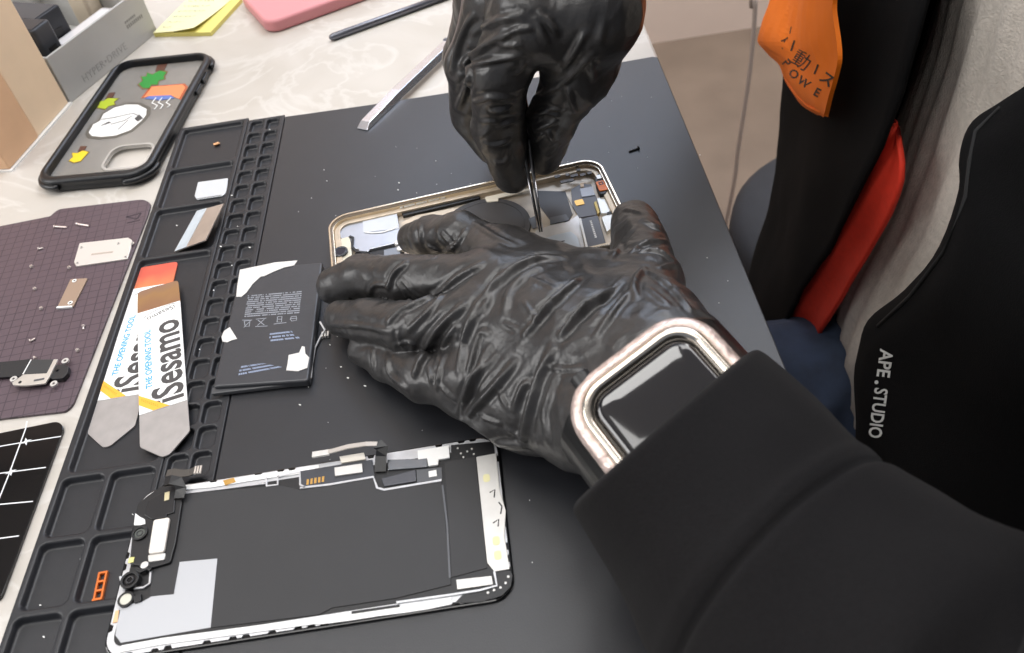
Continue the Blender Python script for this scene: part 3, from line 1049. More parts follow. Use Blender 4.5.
def opener(top_px, bot_px, z, label, heat, tilt=0.0):
    A = (at(*top_px[0], z) + at(*top_px[1], z)) / 2
    B_ = (at(*bot_px[0], z) + at(*bot_px[1], z)) / 2
    d = A - B_
    L_ = float(np.hypot(d[0], d[1]))
    rz = math.atan2(d[1], d[0]) - math.pi / 2
    w = float(np.linalg.norm((at(*bot_px[0], z) - at(*bot_px[1], z)))) / 2 * math.cos(0.0)
    w = 10.6
    t_ = thing('opening_tool', label, 'opening tool', (B_[0], B_[1], z), 0, 'opening tools in the tray', rot=(tilt, 0, rz))
    tip = [(-w, 0), (-w * 0.18, -9.2), (w * 0.18, -9.2), (w, 0)]
    top_ = [(w, L_), (-w, L_)]
    full = rounded([(w, 17), (w, L_), (-w, L_), (-w, 11)], 2.2)
    MB().prism(rounded([(-w, 20), (-w, 0), (-w * 0.14, -9.4), (w * 0.14, -9.4), (w, 0), (w, 20)], 1.2), 0, 0.7).build('blade_tip', M_openst, t_)
    MB().prism(rounded([(w, L_ - 19), (w * 0.97, L_), (-w * 0.97, L_), (-w, L_ - 19)], 2.4), 0, 0.7).build('heat_tinted_end', heat, t_)
    MB().prism([(-w, 18.5), (w, 18.5), (w, L_ - 17), (-w, L_ - 17)], 0.15, 0.95).build('white_sleeve', M_op, t_, bevel=0.15)
    zt = 1.0
    up = Matrix.Rotation(math.pi / 2, 4, 'Z')
    MB().text('iSesamo', 19.5, Matrix.Translation((w * 0.84, 20.5, zt)) @ up @ Matrix.Diagonal((0.86, 1.0, 1, 1)), 0.06, bold=True).build('lettering', M_ink2, t_)
    MB().text('THE OPENING TOOL', 4.2, Matrix.Translation((-w * 0.42, 33, zt)) @ up, 0.06, bold=True).build('small_lettering', M_cyan, t_)
    MB().prism([(-w, 30.5), (-w, 24.5), (-w * 0.42, 18.6), (w * 0.26, 18.6)], 0.9, 1.04).build('amber_stripe', M_yel, t_)
    b = MB()
    for r_ in range(2):
        for k_ in range(9):
            x = -w * 0.9 + k_ * 0.85
            y = 26.6 + r_ * 0.9 - k_ * 0.8
            b.box(x, y - 0.12, 1.04, x + 0.6, y + 0.12, 1.08)
    b.build('tiny_print', mat('amber_dark_print', (186, 128, 30), 0.5), t_)
    MB().text('iSesamo', 4.4, Matrix.Translation((w * 0.72, L_ - 18.6, zt)) @ Matrix.Rotation(math.pi + 0.28, 4, 'Z'), 0.06).build('upside_down_lettering', M_ink2, t_)
    b = MB()
    arc = [(-0.2 + 9.2 * math.cos(t), L_ - 21.3 + 2.6 * math.sin(t)) for t in np.linspace(0.2, 2.9, 16)]
    for k_ in range(14):
        c_, s_ = math.cos(0.28), math.sin(0.28)
        p = [(arc[k_ + j][0], arc[k_ + j][1]) for j in (0, 1)]
        p = [(x * c_ - (y - L_ + 21) * s_ * 0.5, (y - L_ + 21) + x * s_ + L_ - 21, zt) for x, y in p]
        b.ribbon(p, 0.25, 0.06)
    b.build('logo_ring', M_ink2, t_)
    return t_

heat1 = mat_heat('heat_orange', [(0.0, (206, 136, 90)), (0.5, (226, 140, 96)), (1.0, (224, 104, 86))], 78, 106, rough=0.42, metal=0.35)
heat2 = mat_heat('heat_bronze', [(0.0, (196, 126, 92)), (0.35, (150, 112, 84)), (0.7, (162, 124, 84)), (1.0, (150, 118, 96))], 78, 106, rough=0.42, metal=0.4)
opener([(142, 268), (177, 263)], [(90, 430), (134, 431)], ZT, 'white opening tool lying underneath, with a bright orange heat-tinted end', heat1)
opener([(139, 291), (178, 283)], [(142.5, 447), (188.5, 433)], 0.5, 'white opening tool lying on top of the other, bronze end, blade on the cells', heat2)

# metal blade leaning in the tray and the pale sticker plate above
P = [at(224.5, 204.5, 6.0), at(206.5, 241, 3), at(175, 252.5, -2.0), at(197.5, 212, 1)]
c = np.array([P[2][0], P[2][1], -2.6])
bl = thing('metal_scraper', 'four-sided silver blade leaning on the tray wall above the opening tools', 'blade', tuple(c))
q = [tuple(p - c) for p in P]
th = 0.8
def quadplate(q, th, f0=0.0, f1=1.0, lift_=0.0):
    A, B_, C_, D_ = [Vector(x) for x in q]
    n_ = (A - C_).cross(D_ - B_).normalized()
    if n_.z < 0:
        n_ = -n_
    lo = [D_ + (A - D_) * f0, C_ + (B_ - C_) * f0]
    hi = [D_ + (A - D_) * f1, C_ + (B_ - C_) * f1]
    pts = [lo[0], lo[1], hi[1], hi[0]]
    b_ = MB()
    b_.stack([[tuple(p + n_ * lift_) for p in pts], [tuple(p + n_ * (lift_ + th)) for p in pts]])
    return b_
quadplate(q, th).build('blade_body', mat('warm_steel', (206, 196, 188), 0.3, metal=0.75, noise_amt=0.06, noise_scale=120), bl, bevel=0.1)
quadplate(q, 0.12, 0.02, 0.38, th).build('frosted_band', mat('frosted_silver', (196, 206, 214), 0.45, metal=0.3, noise_amt=0.08, noise_scale=200), bl)
t_, c = polything('sticker_plate', 'pale silver square with cut corners in the second tray from the top', 'sticker plate', [(198, 182), (228, 178), (226.5, 192), (223, 195.5), (197, 199.5), (194.5, 196)], -2.6, 0.7, mat('pale_silver', (206, 210, 214), 0.4, metal=0.25))
MB().box(-7, -6.5, 0.7, 7, -6.0, 0.8).build('bottom_line', M_grey, t_)
p = at(217, 145, -2.4)
t_ = thing('copper_spring', 'tiny copper spring clip alone in the top tray', 'clip', (p[0], p[1], -2.6), 0.3)
b = MB()
b.tube([(-1.6 + 3.2 * i / 24, 0.8 * math.cos(i * 1.3), 0.9 + 0.6 * math.sin(i * 1.3)) for i in range(25)], 0.5, 6)
b.build('coil', mat('pale_copper', (228, 176, 128), 0.4, metal=0.5), t_, smooth=True)
# copper three-window bracket
q = np.array([at(u, v, -1.6) for u, v in ((99, 573), (107, 572), (102, 599), (93, 600))])
c = q.mean(0)
d = (q[0] + q[1]) / 2 - (q[2] + q[3]) / 2
t_ = thing('copper_bracket', 'orange copper bracket with three windows in the lower tray', 'bracket', (c[0], c[1], -2.6), math.atan2(d[1], d[0]) - math.pi / 2)
b = MB()
hl, hw = float(np.hypot(d[0], d[1])) / 2 + 0.4, 1.75
b.box(-hw, -hl, 0, -hw + 0.7, hl, 1.2).box(hw - 0.7, -hl, 0, hw, hl, 1.2)
for k_ in range(4):
    y = -hl + k_ * (2 * hl - 0.8) / 3
    b.box(-hw + 0.7, y, 0, hw - 0.7, y + 0.8, 1.2)
b.build('frame', M_copper, t_)
MB().box(-hw - 0.1, -hl - 0.1, 1.2, hw + 0.1, -hl + 0.8, 1.5).build('end_lip', M_copper, t_)

# ------------------------------------------------------------------ battery
BC = (82.5, -190.5)
bt = thing('phone_battery', 'flat black phone battery with torn white glue strips beside the gloved fingers', 'battery', (BC[0], BC[1], 0.2))
def btp(pts, z=4.8):
    return local([(200 + a_ / 4.08, 240 + c_ / 4.08) for a_, c_ in pts], z, BC, 0.0)
M_batt = mat('battery_wrap', (56, 57, 61), 0.36, spec=0.5, noise_amt=0.05, noise_scale=100, bump=0.08, bump_scale=250)
body = btp([(165, 118), (500, 88), (442, 572), (52, 598)])
MB().prism(rounded(body, 1.6), 0.2, 4.4).build('cell_pouch', M_batt, bt, bevel=1.0, seg=3)
lip = btp([(48, 600), (440, 556), (440, 578), (46, 626)], 3.0)
MB().prism(lip, 0.4, 2.6).build('folded_end', mat('battery_fold', (74, 75, 78), 0.35), bt, bevel=0.5)
M_res = mat('glue_residue', (214, 212, 208), 0.5, metal=0.15, noise_amt=0.06, noise_scale=250, bump=0.4, bump_scale=500)
for k_, poly in enumerate(([(163, 122), (250, 104), (248, 150), (215, 180), (190, 215), (170, 232), (148, 232), (152, 190)],
             [(250, 104), (305, 92), (398, 84), (384, 104), (345, 112), (300, 130), (262, 148), (248, 150)],
             [(98, 372), (122, 356), (132, 372), (152, 404), (128, 410), (112, 418), (92, 414), (88, 396)],
             [(362, 470), (405, 460), (416, 434), (428, 436), (430, 464), (446, 480), (438, 522), (400, 536), (352, 532), (358, 502)])):
    MB().prism(btp(poly), 4.3, 4.75).build('glue_strip', M_res, bt)
M_bt = mat('battery_print', (150, 154, 162), 0.5)
M_bt2 = mat('battery_print_blue', (140, 152, 176), 0.5)
def glyphs(q, rows, per, h, seed, m_, name, fill=0.85):
    """rows of illegible fine print inside the quad q (TL, TR, BR, BL), local mm"""
    rr = random.Random(seed)
    TL, TR, BR_, BL = [np.array(x) for x in q]
    b_ = MB()
    for r_ in range(rows):
        t0 = (r_ + 0.15) / rows
        t1 = (r_ + 0.15 + h) / rows
        s = 0.0
        while s < 1:
            ws = rr.uniform(0.5, 1.1) / per
            if rr.random() < fill:
                e_ = min(1, s + ws * 0.78)
                P_ = [(TL * (1 - x) + TR * x) * (1 - t) + (BL * (1 - x) + BR_ * x) * t for x, t in ((s, t1), (e_, t1), (e_, t0), (s, t0))]
                b_.prism([tuple(p_) for p_ in P_], 4.42, 4.47)
            s += ws
    b_.build(name, m_, bt)
glyphs(btp([(196, 224), (416, 206), (404, 300), (180, 316)]), 11, 42, 0.5, 5, M_bt, 'fine_print')
glyphs(btp([(285, 378), (370, 368), (412, 404), (280, 418)]), 3, 16, 0.5, 6, M_bt2, 'serial_print')
glyphs(btp([(165, 512), (250, 500), (345, 520), (155, 556)]), 3, 20, 0.5, 8, M_bt2, 'serial_print')
b = MB()
def stroke(bb, pts, w=0.35):
    q_ = btp(pts)
    bb.ribbon([(x, y, 4.45) for x, y in q_], w, 0.06)
for s_ in ([(180, 330), (184, 352), (200, 352), (204, 328), (180, 330)], [(172, 326), (212, 326)], [(178, 356), (208, 326)],
           [(228, 322), (270, 318)], [(236, 326), (262, 346)], [(262, 322), (234, 348)], [(225, 352), (275, 350)],
           [(316, 312), (334, 311), (332, 334), (314, 334), (316, 312)], [(318, 322), (332, 322)], [(300, 342), (352, 336)],
           [(372, 312), (392, 310), (394, 326), (374, 330), (368, 322), (372, 312)], [(370, 320), (396, 318)]):
    stroke(b, s_)
b.build('symbol', M_bt, bt)
b = MB()
w_ = [at(320, 322, 4), at(325, 330, 3), at(321, 336, 1.2), at(315, 348, 1.0), at(312, 365, 1.5), at(311, 378, 2.0)]
b.tube([tuple(p - np.array([BC[0], BC[1], 0.2])) for p in w_], 0.45, 8)
b.build('cable', mat('cable_white', (206, 206, 208), 0.4), bt, smooth=True)
p = at(325, 335, 1.0) - np.array([BC[0], BC[1], 0.2])
b = MB()
for i in range(3):
    b.box(p[0] - 1.5 + i * 1.3, p[1] - 1.5, 0.1, p[0] - 0.7 + i * 1.3, p[1] + 1.6, 1.6)
b.build('connector', M_lsilver, bt)

# ------------------------------------------------------------------ removed display, lying face down
DC, DR = (111.53, -311.69), 0.019
ds = thing('phone_display', 'removed phone display lying face down with its silver frame and cables up', 'phone display', (DC[0], DC[1], 0.1), DR)
def za(pts, z=2.4):
    return local([(100 + a_ / 2.927, 430 + c_ / 2.927) for a_, c_ in pts], z, DC, DR)
def zb(pts, z=2.4):
    return local([(300 + a_ / 3.109, 430 + c_ / 3.109) for a_, c_ in pts], z, DC, DR)
def z3(pts, z=2.4):
    return local([(pp[0], pp[1]) for pp in pts], z, DC, DR)
M_dblack = mat('graphite_sheet', (40, 40, 42), 0.55, noise_amt=0.05, noise_scale=60, bump=0.03, bump_scale=1500)
M_dplate = mat('satin_plate', (184, 186, 190), 0.42, metal=0.35)
M_dframe = mat('frame_silver', (214, 215, 218), 0.3, metal=0.5, noise_amt=0.12, noise_scale=180)
MB().prism(rrect(-72.9, -35.5, 72.9, 35.3, 8.5, 8), 0.0, 1.3).build('glass', M_glassblk, ds, bevel=0.5)
rs = random.Random(5)
fr = rrect(-72.0, -34.6, 72.0, 34.4, 7.8, 8)
fr_pts = []
N = len(fr)
for i in range(N):       # nibbled outer edge, as the clips leave it
    p, q = np.array(fr[i]), np.array(fr[(i + 1) % N])
    m = max(1, int(np.linalg.norm(q - p) / 4.5))
    for k_ in range(m):
        fr_pts.append(tuple(p + (q - p) * (k_ + 0.0) / m))
        if m > 2:
            nrm = np.array([(q - p)[1], -(q - p)[0]]) / np.linalg.norm(q - p)
            e_ = -rs.choice((0.0, 0.0, 0.9, 1.3))
            fr_pts.append(tuple(p + (q - p) * (k_ + 0.12) / m + nrm * e_))
            fr_pts.append(tuple(p + (q - p) * (k_ + 0.55) / m + nrm * e_))
            fr_pts.append(tuple(p + (q - p) * (k_ + 0.67) / m))
MB().prism(fr_pts, 1.3, 1.75).build('metal_frame', M_dframe, ds)
MB().prism(rrect(-69.5, -31.0, 71.0, 29.5, 4, 4), 1.75, 1.9).build('support_plate', M_blackpl, ds)
# graphite sheet
sheet = za([(150, 188), (240, 186), (485, 166), (520, 160)]) + zb([(0, 186), (92, 174), (230, 150), (248, 188), (440, 160), (468, 455), (470, 480)]) + zb([(300, 522), (100, 552)]) + za([(640, 540), (325, 578), (345, 375), (232, 385), (215, 480), (146, 486), (150, 420)])
MB().prism(sheet, 1.9, 2.25).build('graphite_sheet', M_dblack, ds, bevel=0.1)
MB().prism(za([(232, 385), (343, 373), (323, 577), (60, 622), (44, 600), (56, 514), (122, 502), (150, 486), (215, 478)]), 1.9, 2.1).build('silver_plate', M_dplate, ds, bevel=0.1)
MB().prism(zb([(450, 100), (545, 82), (582, 428), (470, 458)]), 1.9, 2.2).build('side_sheet', M_dblack, ds, bevel=0.1)
MB().ribbon([(*p, 2.3) for p in zb([(443, 172), (458, 300), (466, 460)])], 0.7, 0.25).build('seam_wire', M_grey, ds)
MB().prism(zb([(548, 84), (610, 72), (622, 190), (640, 250), (636, 330), (652, 432), (604, 440), (582, 412), (570, 300)]), 1.9, 2.4).build('side_bracket', M_lsilver, ds, bevel=0.15)
b = MB()
for u, v in ((610, 345), (615, 390), (580, 150)):
    x, y = zb([(u, v)])[0]
    b.prism(rrect(x - 1.3, y - 1.8, x + 1.3, y + 1.8, 1.0, 3), 2.4, 2.5)
b.build('cream_pad', mat('cream_pad', (232, 226, 176), 0.5), ds)
b = MB()
for pts in ([(590, 195), (606, 186), (604, 210)], [(600, 290), (618, 278), (616, 300)], [(618, 225), (628, 238), (624, 262)]):
    b.ribbon([(*p, 2.45) for p in zb(pts)], 0.5, 0.12)
b.build('print_mark', M_blackpl, ds)
MB().prism(zb([(486, 466), (596, 454), (600, 480), (489, 496)]), 1.9, 2.5).build('corner_plate', M_lsilver, ds, bevel=0.12)
MB().ribbon([(*p, 2.2) for p in zb([(604, 440), (612, 484), (560, 498), (470, 512), (300, 536)])], 0.7, 0.5).build('inner_rim', M_dframe, ds)
# lower rim, with its torn white tape
b = MB()
low = zb([(58, 592.5), (100, 588), (160, 580), (250, 566), (330, 556), (400, 545), (470, 530)])
b.ribbon([(*p, 2.0) for p in low], 2.6, 0.4)
low = za([(60, 640), (180, 618), (330, 598), (480, 578), (640, 556)])
b.ribbon([(*p, 2.0) for p in low], 2.4, 0.4)
b.build('tape_strip', M_white, ds)
MB().ribbon([(*p, 2.3) for p in zb([(160, 568), (240, 556), (310, 546)])], 0.9, 0.25).build('dark_slot', M_blackpl, ds)
b = MB()
for u, v in ((585, 508), (604, 500), (624, 492), (640, 478), (648, 458)):
    x, y = zb([(u, v)], 1.6)[0]
    b.cyl(x, y, 1.3, 2.1, 0.45, 8)
b.build('corner_dots', M_lsilver, ds)
MB().prism(zb([(606, 448), (652, 437), (661, 452), (655, 488), (628, 516), (560, 536), (480, 540), (505, 514), (602, 492)], 1.8), 1.7, 1.95).build('corner_black', M_blackpl, ds)
# upper rim and its connectors
b = MB()
b.ribbon([(*p, 2.05) for p in za([(240, 168), (330, 160), (430, 143), (500, 132), (560, 125), (640, 108)])], 2.3, 0.4)
b.build('tape_strip', M_white, ds)
b = MB()
b.ribbon([(*p, 2.2) for p in za([(240, 186), (360, 172), (484, 156)])], 0.6, 0.5)
b.ribbon([(*p, 2.2) for p in za([(486, 138), (488, 164), (520, 160), (520, 134)])], 0.8, 0.5)
b.ribbon([(*p, 2.2) for p in za([(520, 136), (585, 122), (586, 160), (600, 168)])], 0.8, 0.5)
b.ribbon([(*p, 2.2) for p in zb([(0, 180), (90, 170), (228, 146), (240, 180), (262, 186), (440, 156)])], 0.9, 0.5)
b.build('rim_wire', M_dframe, ds)
MB().prism(za([(360, 148), (392, 140), (398, 152), (366, 162)]), 2.0, 2.5).build('clip', M_copper if False else M_gold, ds, bevel=0.1)
MB().prism(zb([(0, 128), (120, 108), (225, 92), (232, 146), (90, 170), (2, 178)]), 1.9, 2.3).build('circuit_board', mat('board_dark', (58, 60, 66), 0.4), ds)
b = MB()
for k_ in range(5):
    x, y = zb([(24 + k_ * 12, 162 - k_ * 2.2)])[0]
    b.box(x - 0.45, y - 1.3, 2.3, x + 0.45, y + 1.3, 2.45)
b.build('gold_pins', M_gold, ds)
MB().prism(zb([(108, 120), (194, 107), (196, 134), (110, 146)]), 2.3, 3.1).build('connector', M_lsilver, ds, bevel=0.15)
MB().prism(zb([(124, 86), (200, 74), (206, 94), (130, 106)]), 2.3, 3.2).build('connector', mat('connector_pale', (222, 216, 204), 0.4, metal=0.2), ds, bevel=0.15)
arc = [(52, 76), (100, 66), (150, 52), (205, 44), (240, 44), (256, 56), (252, 82), (250, 130)]
hh = [5.0, 6.0, 7.0, 8.0, 8.0, 7.0, 5.0, 2.6]
b = MB()
b.ribbon([(*zb([p], h_)[0], h_) for p, h_ in zip(arc[:5], hh)], 2.0, 0.5)
b.build('flex_tail', mat('tail_silver', (196, 190, 184), 0.35, metal=0.4), ds)
b = MB()
b.ribbon([(*zb([p], h_)[0], h_) for p, h_ in zip(arc[4:], hh[4:])], 4.6, 0.5)
b.build('flex_band', M_blackpl, ds)
x, y = zb([(62, 76)], 5.2)[0]
MB().box(x - 3, y - 1.3, 5.0, x + 4.0, y + 1.3, 6.0).build('flex_connector', M_lsilver, ds, bevel=0.15)
MB().prism(zb([(272, 94), (396, 90), (398, 116), (274, 126)]), 1.9, 2.8).build('flex_cable', mat('flex_glossy', (150, 154, 160), 0.15, metal=0.7), ds, bevel=0.3)
MB().prism(zb([(252, 152), (360, 124), (362, 160), (262, 176)]), 1.9, 2.7).build('flex_cable', mat('flex_dim', (110, 112, 118), 0.18, metal=0.6), ds, bevel=0.3)
MB().prism(zb([(362, 124), (440, 116), (442, 152), (364, 164)]), 1.9, 2.3).build('dark_pad', mat('pad_grey', (84, 86, 90), 0.4), ds)
MB().prism(zb([(366, 66), (464, 50), (466, 88), (432, 94), (430, 110), (400, 114), (396, 90), (368, 94)]), 1.9, 2.9).build('white_block', M_white, ds, bevel=0.15)
MB().prism(zb([(400, 130), (424, 125), (426, 144), (401, 148)]), 2.3, 2.6).build('small_pad', M_white, ds)
b = MB()
for u, v in ((490, 56), (500, 72), (520, 66), (534, 58), (508, 84), (540, 74)):
    x, y = zb([(u, v)])[0]
    b.cyl(x, y, 1.75, 2.3, 0.4, 8)
b.build('rivet', M_lsilver, ds)
MB().prism(zb([(470, 48), (600, 36), (606, 70), (545, 80), (470, 92)], 1.8), 1.6, 1.95).build('corner_black', M_blackpl, ds)
# earpiece and sensor module at the left end
ZMOD = 4.2
MB().prism(rounded(za([(112, 214), (176, 166), (240, 160), (240, 215), (222, 330), (206, 388), (150, 404), (86, 392), (98, 272)], 3.5), 1.0), 1.6, ZMOD - 0.6).build('sensor_module', M_blackpl, ds, bevel=0.4)
MB().prism(za([(140, 208), (192, 178), (222, 176), (218, 242), (196, 248), (196, 256), (152, 262), (130, 250)], 4), ZMOD - 0.6, ZMOD).build('module_cover', mat('module_cover', (34, 34, 36), 0.3), ds, bevel=0.25)
MB().prism(rounded(za([(156, 262), (204, 254), (187, 356), (140, 362)], ZMOD + 0.8), 1.2), ZMOD - 0.8, ZMOD + 0.7).build('earpiece_speaker', mat('speaker_pale', (226, 220, 212), 0.45, metal=0.15), ds, bevel=0.5)
MB().prism(rounded(za([(140, 366), (192, 360), (188, 380), (142, 386)], ZMOD), 0.6), ZMOD - 0.8, ZMOD).build('speaker_foot', M_lsilver, ds, bevel=0.2)
for (u, v, r_) in ((117, 303, 3.1), (88, 440, 3.5)):
    x, y = za([(u, v)], 4)[0]
    MB().annulus(x, y, 1.8, 4.6, r_ * 0.72, r_, 32).build('sensor_ring', M_blackpl, ds, bevel=0.2)
    MB().cyl(x, y, 1.8, 4.1, r_ * 0.7, 32).build('sensor_lens', mat('lens_grey' if v < 400 else 'lens_black', (92, 96, 92) if v < 400 else (20, 20, 22), 0.12), ds, bevel=0.2)
    MB().annulus(x, y, 4.1, 4.35, r_ * 0.3, r_ * 0.42, 24).build('lens_ring', mat('lens_ring', (64, 64, 66), 0.25), ds)
x, y = za([(75, 495)], 3)[0]
MB().annulus(x, y, 1.8, 3.0, 2.2, 3.0, 28).build('button_ring', M_blackpl, ds)
MB().cyl(x, y, 1.8, 2.9, 2.3, 28).build('sensor_button', mat('sensor_pale', (206, 204, 190), 0.4), ds, bevel=0.3)
MB().prism(za([(96, 486), (120, 478), (120, 500), (100, 506)], 3), 1.9, 3.0).build('black_block', M_blackpl, ds, bevel=0.2)
x, y = za([(131, 396)], 4)[0]
MB().cyl(x, y, 2, 4.4, 1.5, 20).build('post', M_lsilver, ds, bevel=0.3)
b = MB()
b.ribbon([(*p, 3.6) for p in za([(105, 405), (120, 415), (140, 405), (150, 410)], 3.6)], 1.4, 1.0)
b.build('small_bracket', M_blackpl, ds, bevel=0.2)
b = MB()
b.ribbon([(*p, 2.5) for p in za([(150, 410), (146, 450), (128, 462), (68, 468), (60, 430)], 2.5)], 0.7, 0.7)
b.build('bracket_wire', M_dframe, ds)
x, y = za([(91, 381)], 4)[0]
MB().box(x - 1.0, y - 1.0, ZMOD - 0.7, x + 1.0, y + 1.2, ZMOD - 0.3).build('yellow_chip', mat('pale_yellow', (222, 218, 140), 0.4), ds)
MB().prism(za([(118, 255), (132, 262), (134, 276), (118, 280), (100, 280), (104, 244)], 3.6), 3.4, 3.9).build('white_foam', M_white, ds, bevel=0.2)
MB().prism(za([(190, 184), (204, 180), (202, 204), (188, 208)], ZMOD + .3), ZMOD - 0.1, ZMOD + 0.35).build('gold_contact', mat('pale_gold', (206, 196, 160), 0.4, metal=0.3), ds)
x, y = za([(50, 545)], 2)[0]
MB().box(x - 1.0, y - 2.4, 1.7, x + 0.8, y + 2.2, 2.1).build('copper_pad', mat('pale_orange', (232, 186, 140), 0.5), ds)
# folded sensor cable standing above the top edge
b = MB()
cabl = [((232, 200), 4.6), ((238, 172), 5.6), ((228, 150), 7.0), ((206, 146), 7.6), ((190, 152), 7.0)]
b.ribbon([(*za([p], h_)[0], h_) for p, h_ in cabl], 4.2, 0.4)
b.build('folded_cable', M_blackpl, ds)
b = MB()
cabl = [((196, 128), 3.2), ((212, 124), 3.8), ((240, 128), 4.2), ((262, 126), 4.4), ((278, 118), 5.0)]
b.ribbon([(*za([p], h_)[0], h_) for p, h_ in cabl], 3.4, 0.5)
b.build('cable_tail', mat('tail_grey', (74, 70, 66), 0.4), ds)
b = MB()
x, y = za([(288, 116)], 5.4)[0]
for k_ in range(3):
    b.box(x - 1.6 + k_ * 1.1, y - 1.8, 4.9, x - 0.9 + k_ * 1.1, y + 1.8, 5.6)
b.build('tail_contacts', mat('contact_pale', (214, 206, 198), 0.35, metal=0.5), ds)

# ------------------------------------------------------------------ opened phone under the hands
PC, PR = (181.85, -149.41), 0.118
ph = thing('opened_phone', 'opened phone body with a champagne frame, parts bare, under the gloved hands', 'phone', (PC[0], PC[1], 0.1), PR)
def pa(pts, z=3.0):
    return local([(320 + a_ / 6.4, 160 + c_ / 6.4) for a_, c_ in pts], z, PC, PR)
def pb_(pts, z=3.0):
    return local([(480 + a_ / 5.9375, 150 + c_ / 5.9375) for a_, c_ in pts], z, PC, PR)
fo = rrect(-73.35, -35.75, 73.35, 35.75, 11, 10)
def ins(d):
    return rrect(-73.35 + d, -35.75 + d, 73.35 - d, 35.75 - d, max(1.5, 11 - d), 10)
lv = [lift(ins(0.7), 0.0), lift(ins(0.0), 0.8), lift(ins(0.0), 6.6), lift(ins(0.5), 7.4), lift(ins(1.3), 7.4), lift(ins(1.4), 6.3), lift(ins(2.6), 6.2), lift(ins(2.8), 1.2)]
b = MB()
b.stack(lv, cap0=True, cap1=False)
b.build('side_frame', M_champ, ph)
MB().ring(ins(1.45), ins(2.3), 6.2, 6.5).build('seal_groove', mat('seal_brown', (120, 108, 96), 0.5), ph)
MB().prism(ins(2.7), 0.9, 1.6).build('back_plate', mat('inner_champagne', (190, 178, 162), 0.42, metal=0.35, noise_amt=0.12, noise_scale=140), ph)
MB().ring(ins(2.7), ins(5.6), 1.6, 4.6).build('inner_ledge', M_champi, ph, bevel=0.3)
# left end: shields, camera
MB().prism(rounded(pa([(272, 358), (490, 318), (522, 530), (316, 578), (312, 592), (255, 600), (248, 574), (212, 572), (200, 520), (140, 508), (112, 480), (132, 412), (272, 392)]), 0.6), 1.6, 3.6).build('shield_plate', M_silver, ph, bevel=0.25)
MB().prism(pa([(274, 362), (490, 320), (506, 448), (280, 472)]), 3.6, 3.85).build('shield_label', mat('shield_label', (202, 206, 212), 0.4, metal=0.3), ph)
b = MB()
b.ribbon([(*p, 3.9) for p in pa([(290, 470), (340, 476), (400, 472), (470, 452), (498, 434)])], 0.8, 0.2)
b.build('torn_edge', M_white, ph)
MB().prism(pa([(220, 590), (500, 535), (530, 560), (540, 640), (420, 660), (220, 660)]), 1.6, 2.4).build('black_tray', M_blackpl, ph, bevel=0.2)
MB().prism(pa([(410, 580), (500, 560), (520, 610), (412, 640)]), 2.4, 3.4).build('battery_tab', mat('tab_blue_grey', (128, 134, 146), 0.4), ph, bevel=0.2)
for u, v in ((498, 528), (512, 566)):
    x, y = pa([(u, v)], 4)[0]
    MB().cyl(x, y, 1.8, 4.3, 1.8, 18).build('screw_post', M_lsilver, ph, bevel=0.3)
MB().prism(rounded(pa([(90, 516), (184, 490), (196, 520), (206, 640), (190, 760), (80, 760)], 4), 0.7), 1.6, 4.0).build('camera_bracket', mat('bracket_cream', (222, 216, 196), 0.35, metal=0.35), ph, bevel=0.25)
x, y = pa([(130, 585)], 5)[0]
MB().annulus(x, y, 3.8, 5.2, 2.7, 3.8, 28).build('lens_ring', mat('lens_rim', (70, 74, 80), 0.25, metal=0.5), ph, bevel=0.2)
MB().cyl(x, y, 3.8, 5.0, 2.8, 28).build('camera_lens', mat('lens_dark_blue', (24, 30, 48), 0.08), ph, bevel=0.3)
b = MB()
b.ribbon([(*p, 4.2) for p in pa([(190, 492), (212, 500), (208, 560), (236, 590), (300, 596)], 4)], 1.2, 0.8)
b.build('black_cable', M_blackpl, ph)
# long side rail
MB().prism(pa([(512, 318), (800, 250), (1010, 196), (1024, 236), (760, 300), (530, 352)], 4), 1.6, 3.4).build('side_rail', M_blackpl, ph, bevel=0.2)
b = MB()
for k_ in range(11):
    x, y = pa([(525 + k_ * 26, 304 - k_ * 6.2)], 5)[0]
    b.prism(rrect(x - 1.1, y - 0.7, x + (1.3 if k_ % 3 else 0.4), y + 0.6, 0.3, 2), 4.6, 5.4)
b.build('rail_clips', M_lsilver, ph)
MB().prism(rounded(pa([(520, 400), (620, 350), (900, 300), (1000, 300), (1080, 420), (1000, 520), (560, 600)], 2.5), 1.0), 1.6, 2.3).build('antenna_sheet', M_champi, ph)
b = MB()
b.cyl(5.5, 4.5, 1.6, 2.9, 23.0, 64)
b.build('charging_coil', mat('coil_graphite', (62, 61, 62), 0.5, noise_amt=0.05, noise_scale=80), ph, bevel=0.3)
MB().annulus(5.5, 4.5, 2.9, 3.05, 19.6, 20.0, 64).build('coil_ring', mat('coil_ring', (52, 51, 52), 0.4), ph)
MB().prism(rounded(pb_([(30, 285), (130, 262), (300, 232), (304, 240), (190, 272), (110, 290), (108, 308), (40, 312)]), 0.5), 2.9, 3.5).build('torn_tape', mat('cream_tape', (232, 224, 206), 0.4), ph)
MB().prism(pb_([(340, 234), (506, 238), (548, 372), (520, 420), (410, 400), (350, 320)]), 1.6, 2.1).build('dark_sheet', mat('dark_sheet', (66, 66, 70), 0.45), ph)
MB().prism(rounded(pb_([(512, 260), (578, 382), (520, 420), (420, 440), (330, 470), (300, 560), (350, 600), (560, 620), (620, 580), (590, 400)]), 1), 1.6, 2.2).build('metal_sheet', mat('bare_sheet', (206, 202, 198), 0.34, metal=0.5, noise_amt=0.1, noise_scale=120), ph)
MB().prism(pb_([(414, 398), (510, 378), (532, 412), (416, 438)]), 2.2, 2.6).build('dark_strip', M_grey, ph)
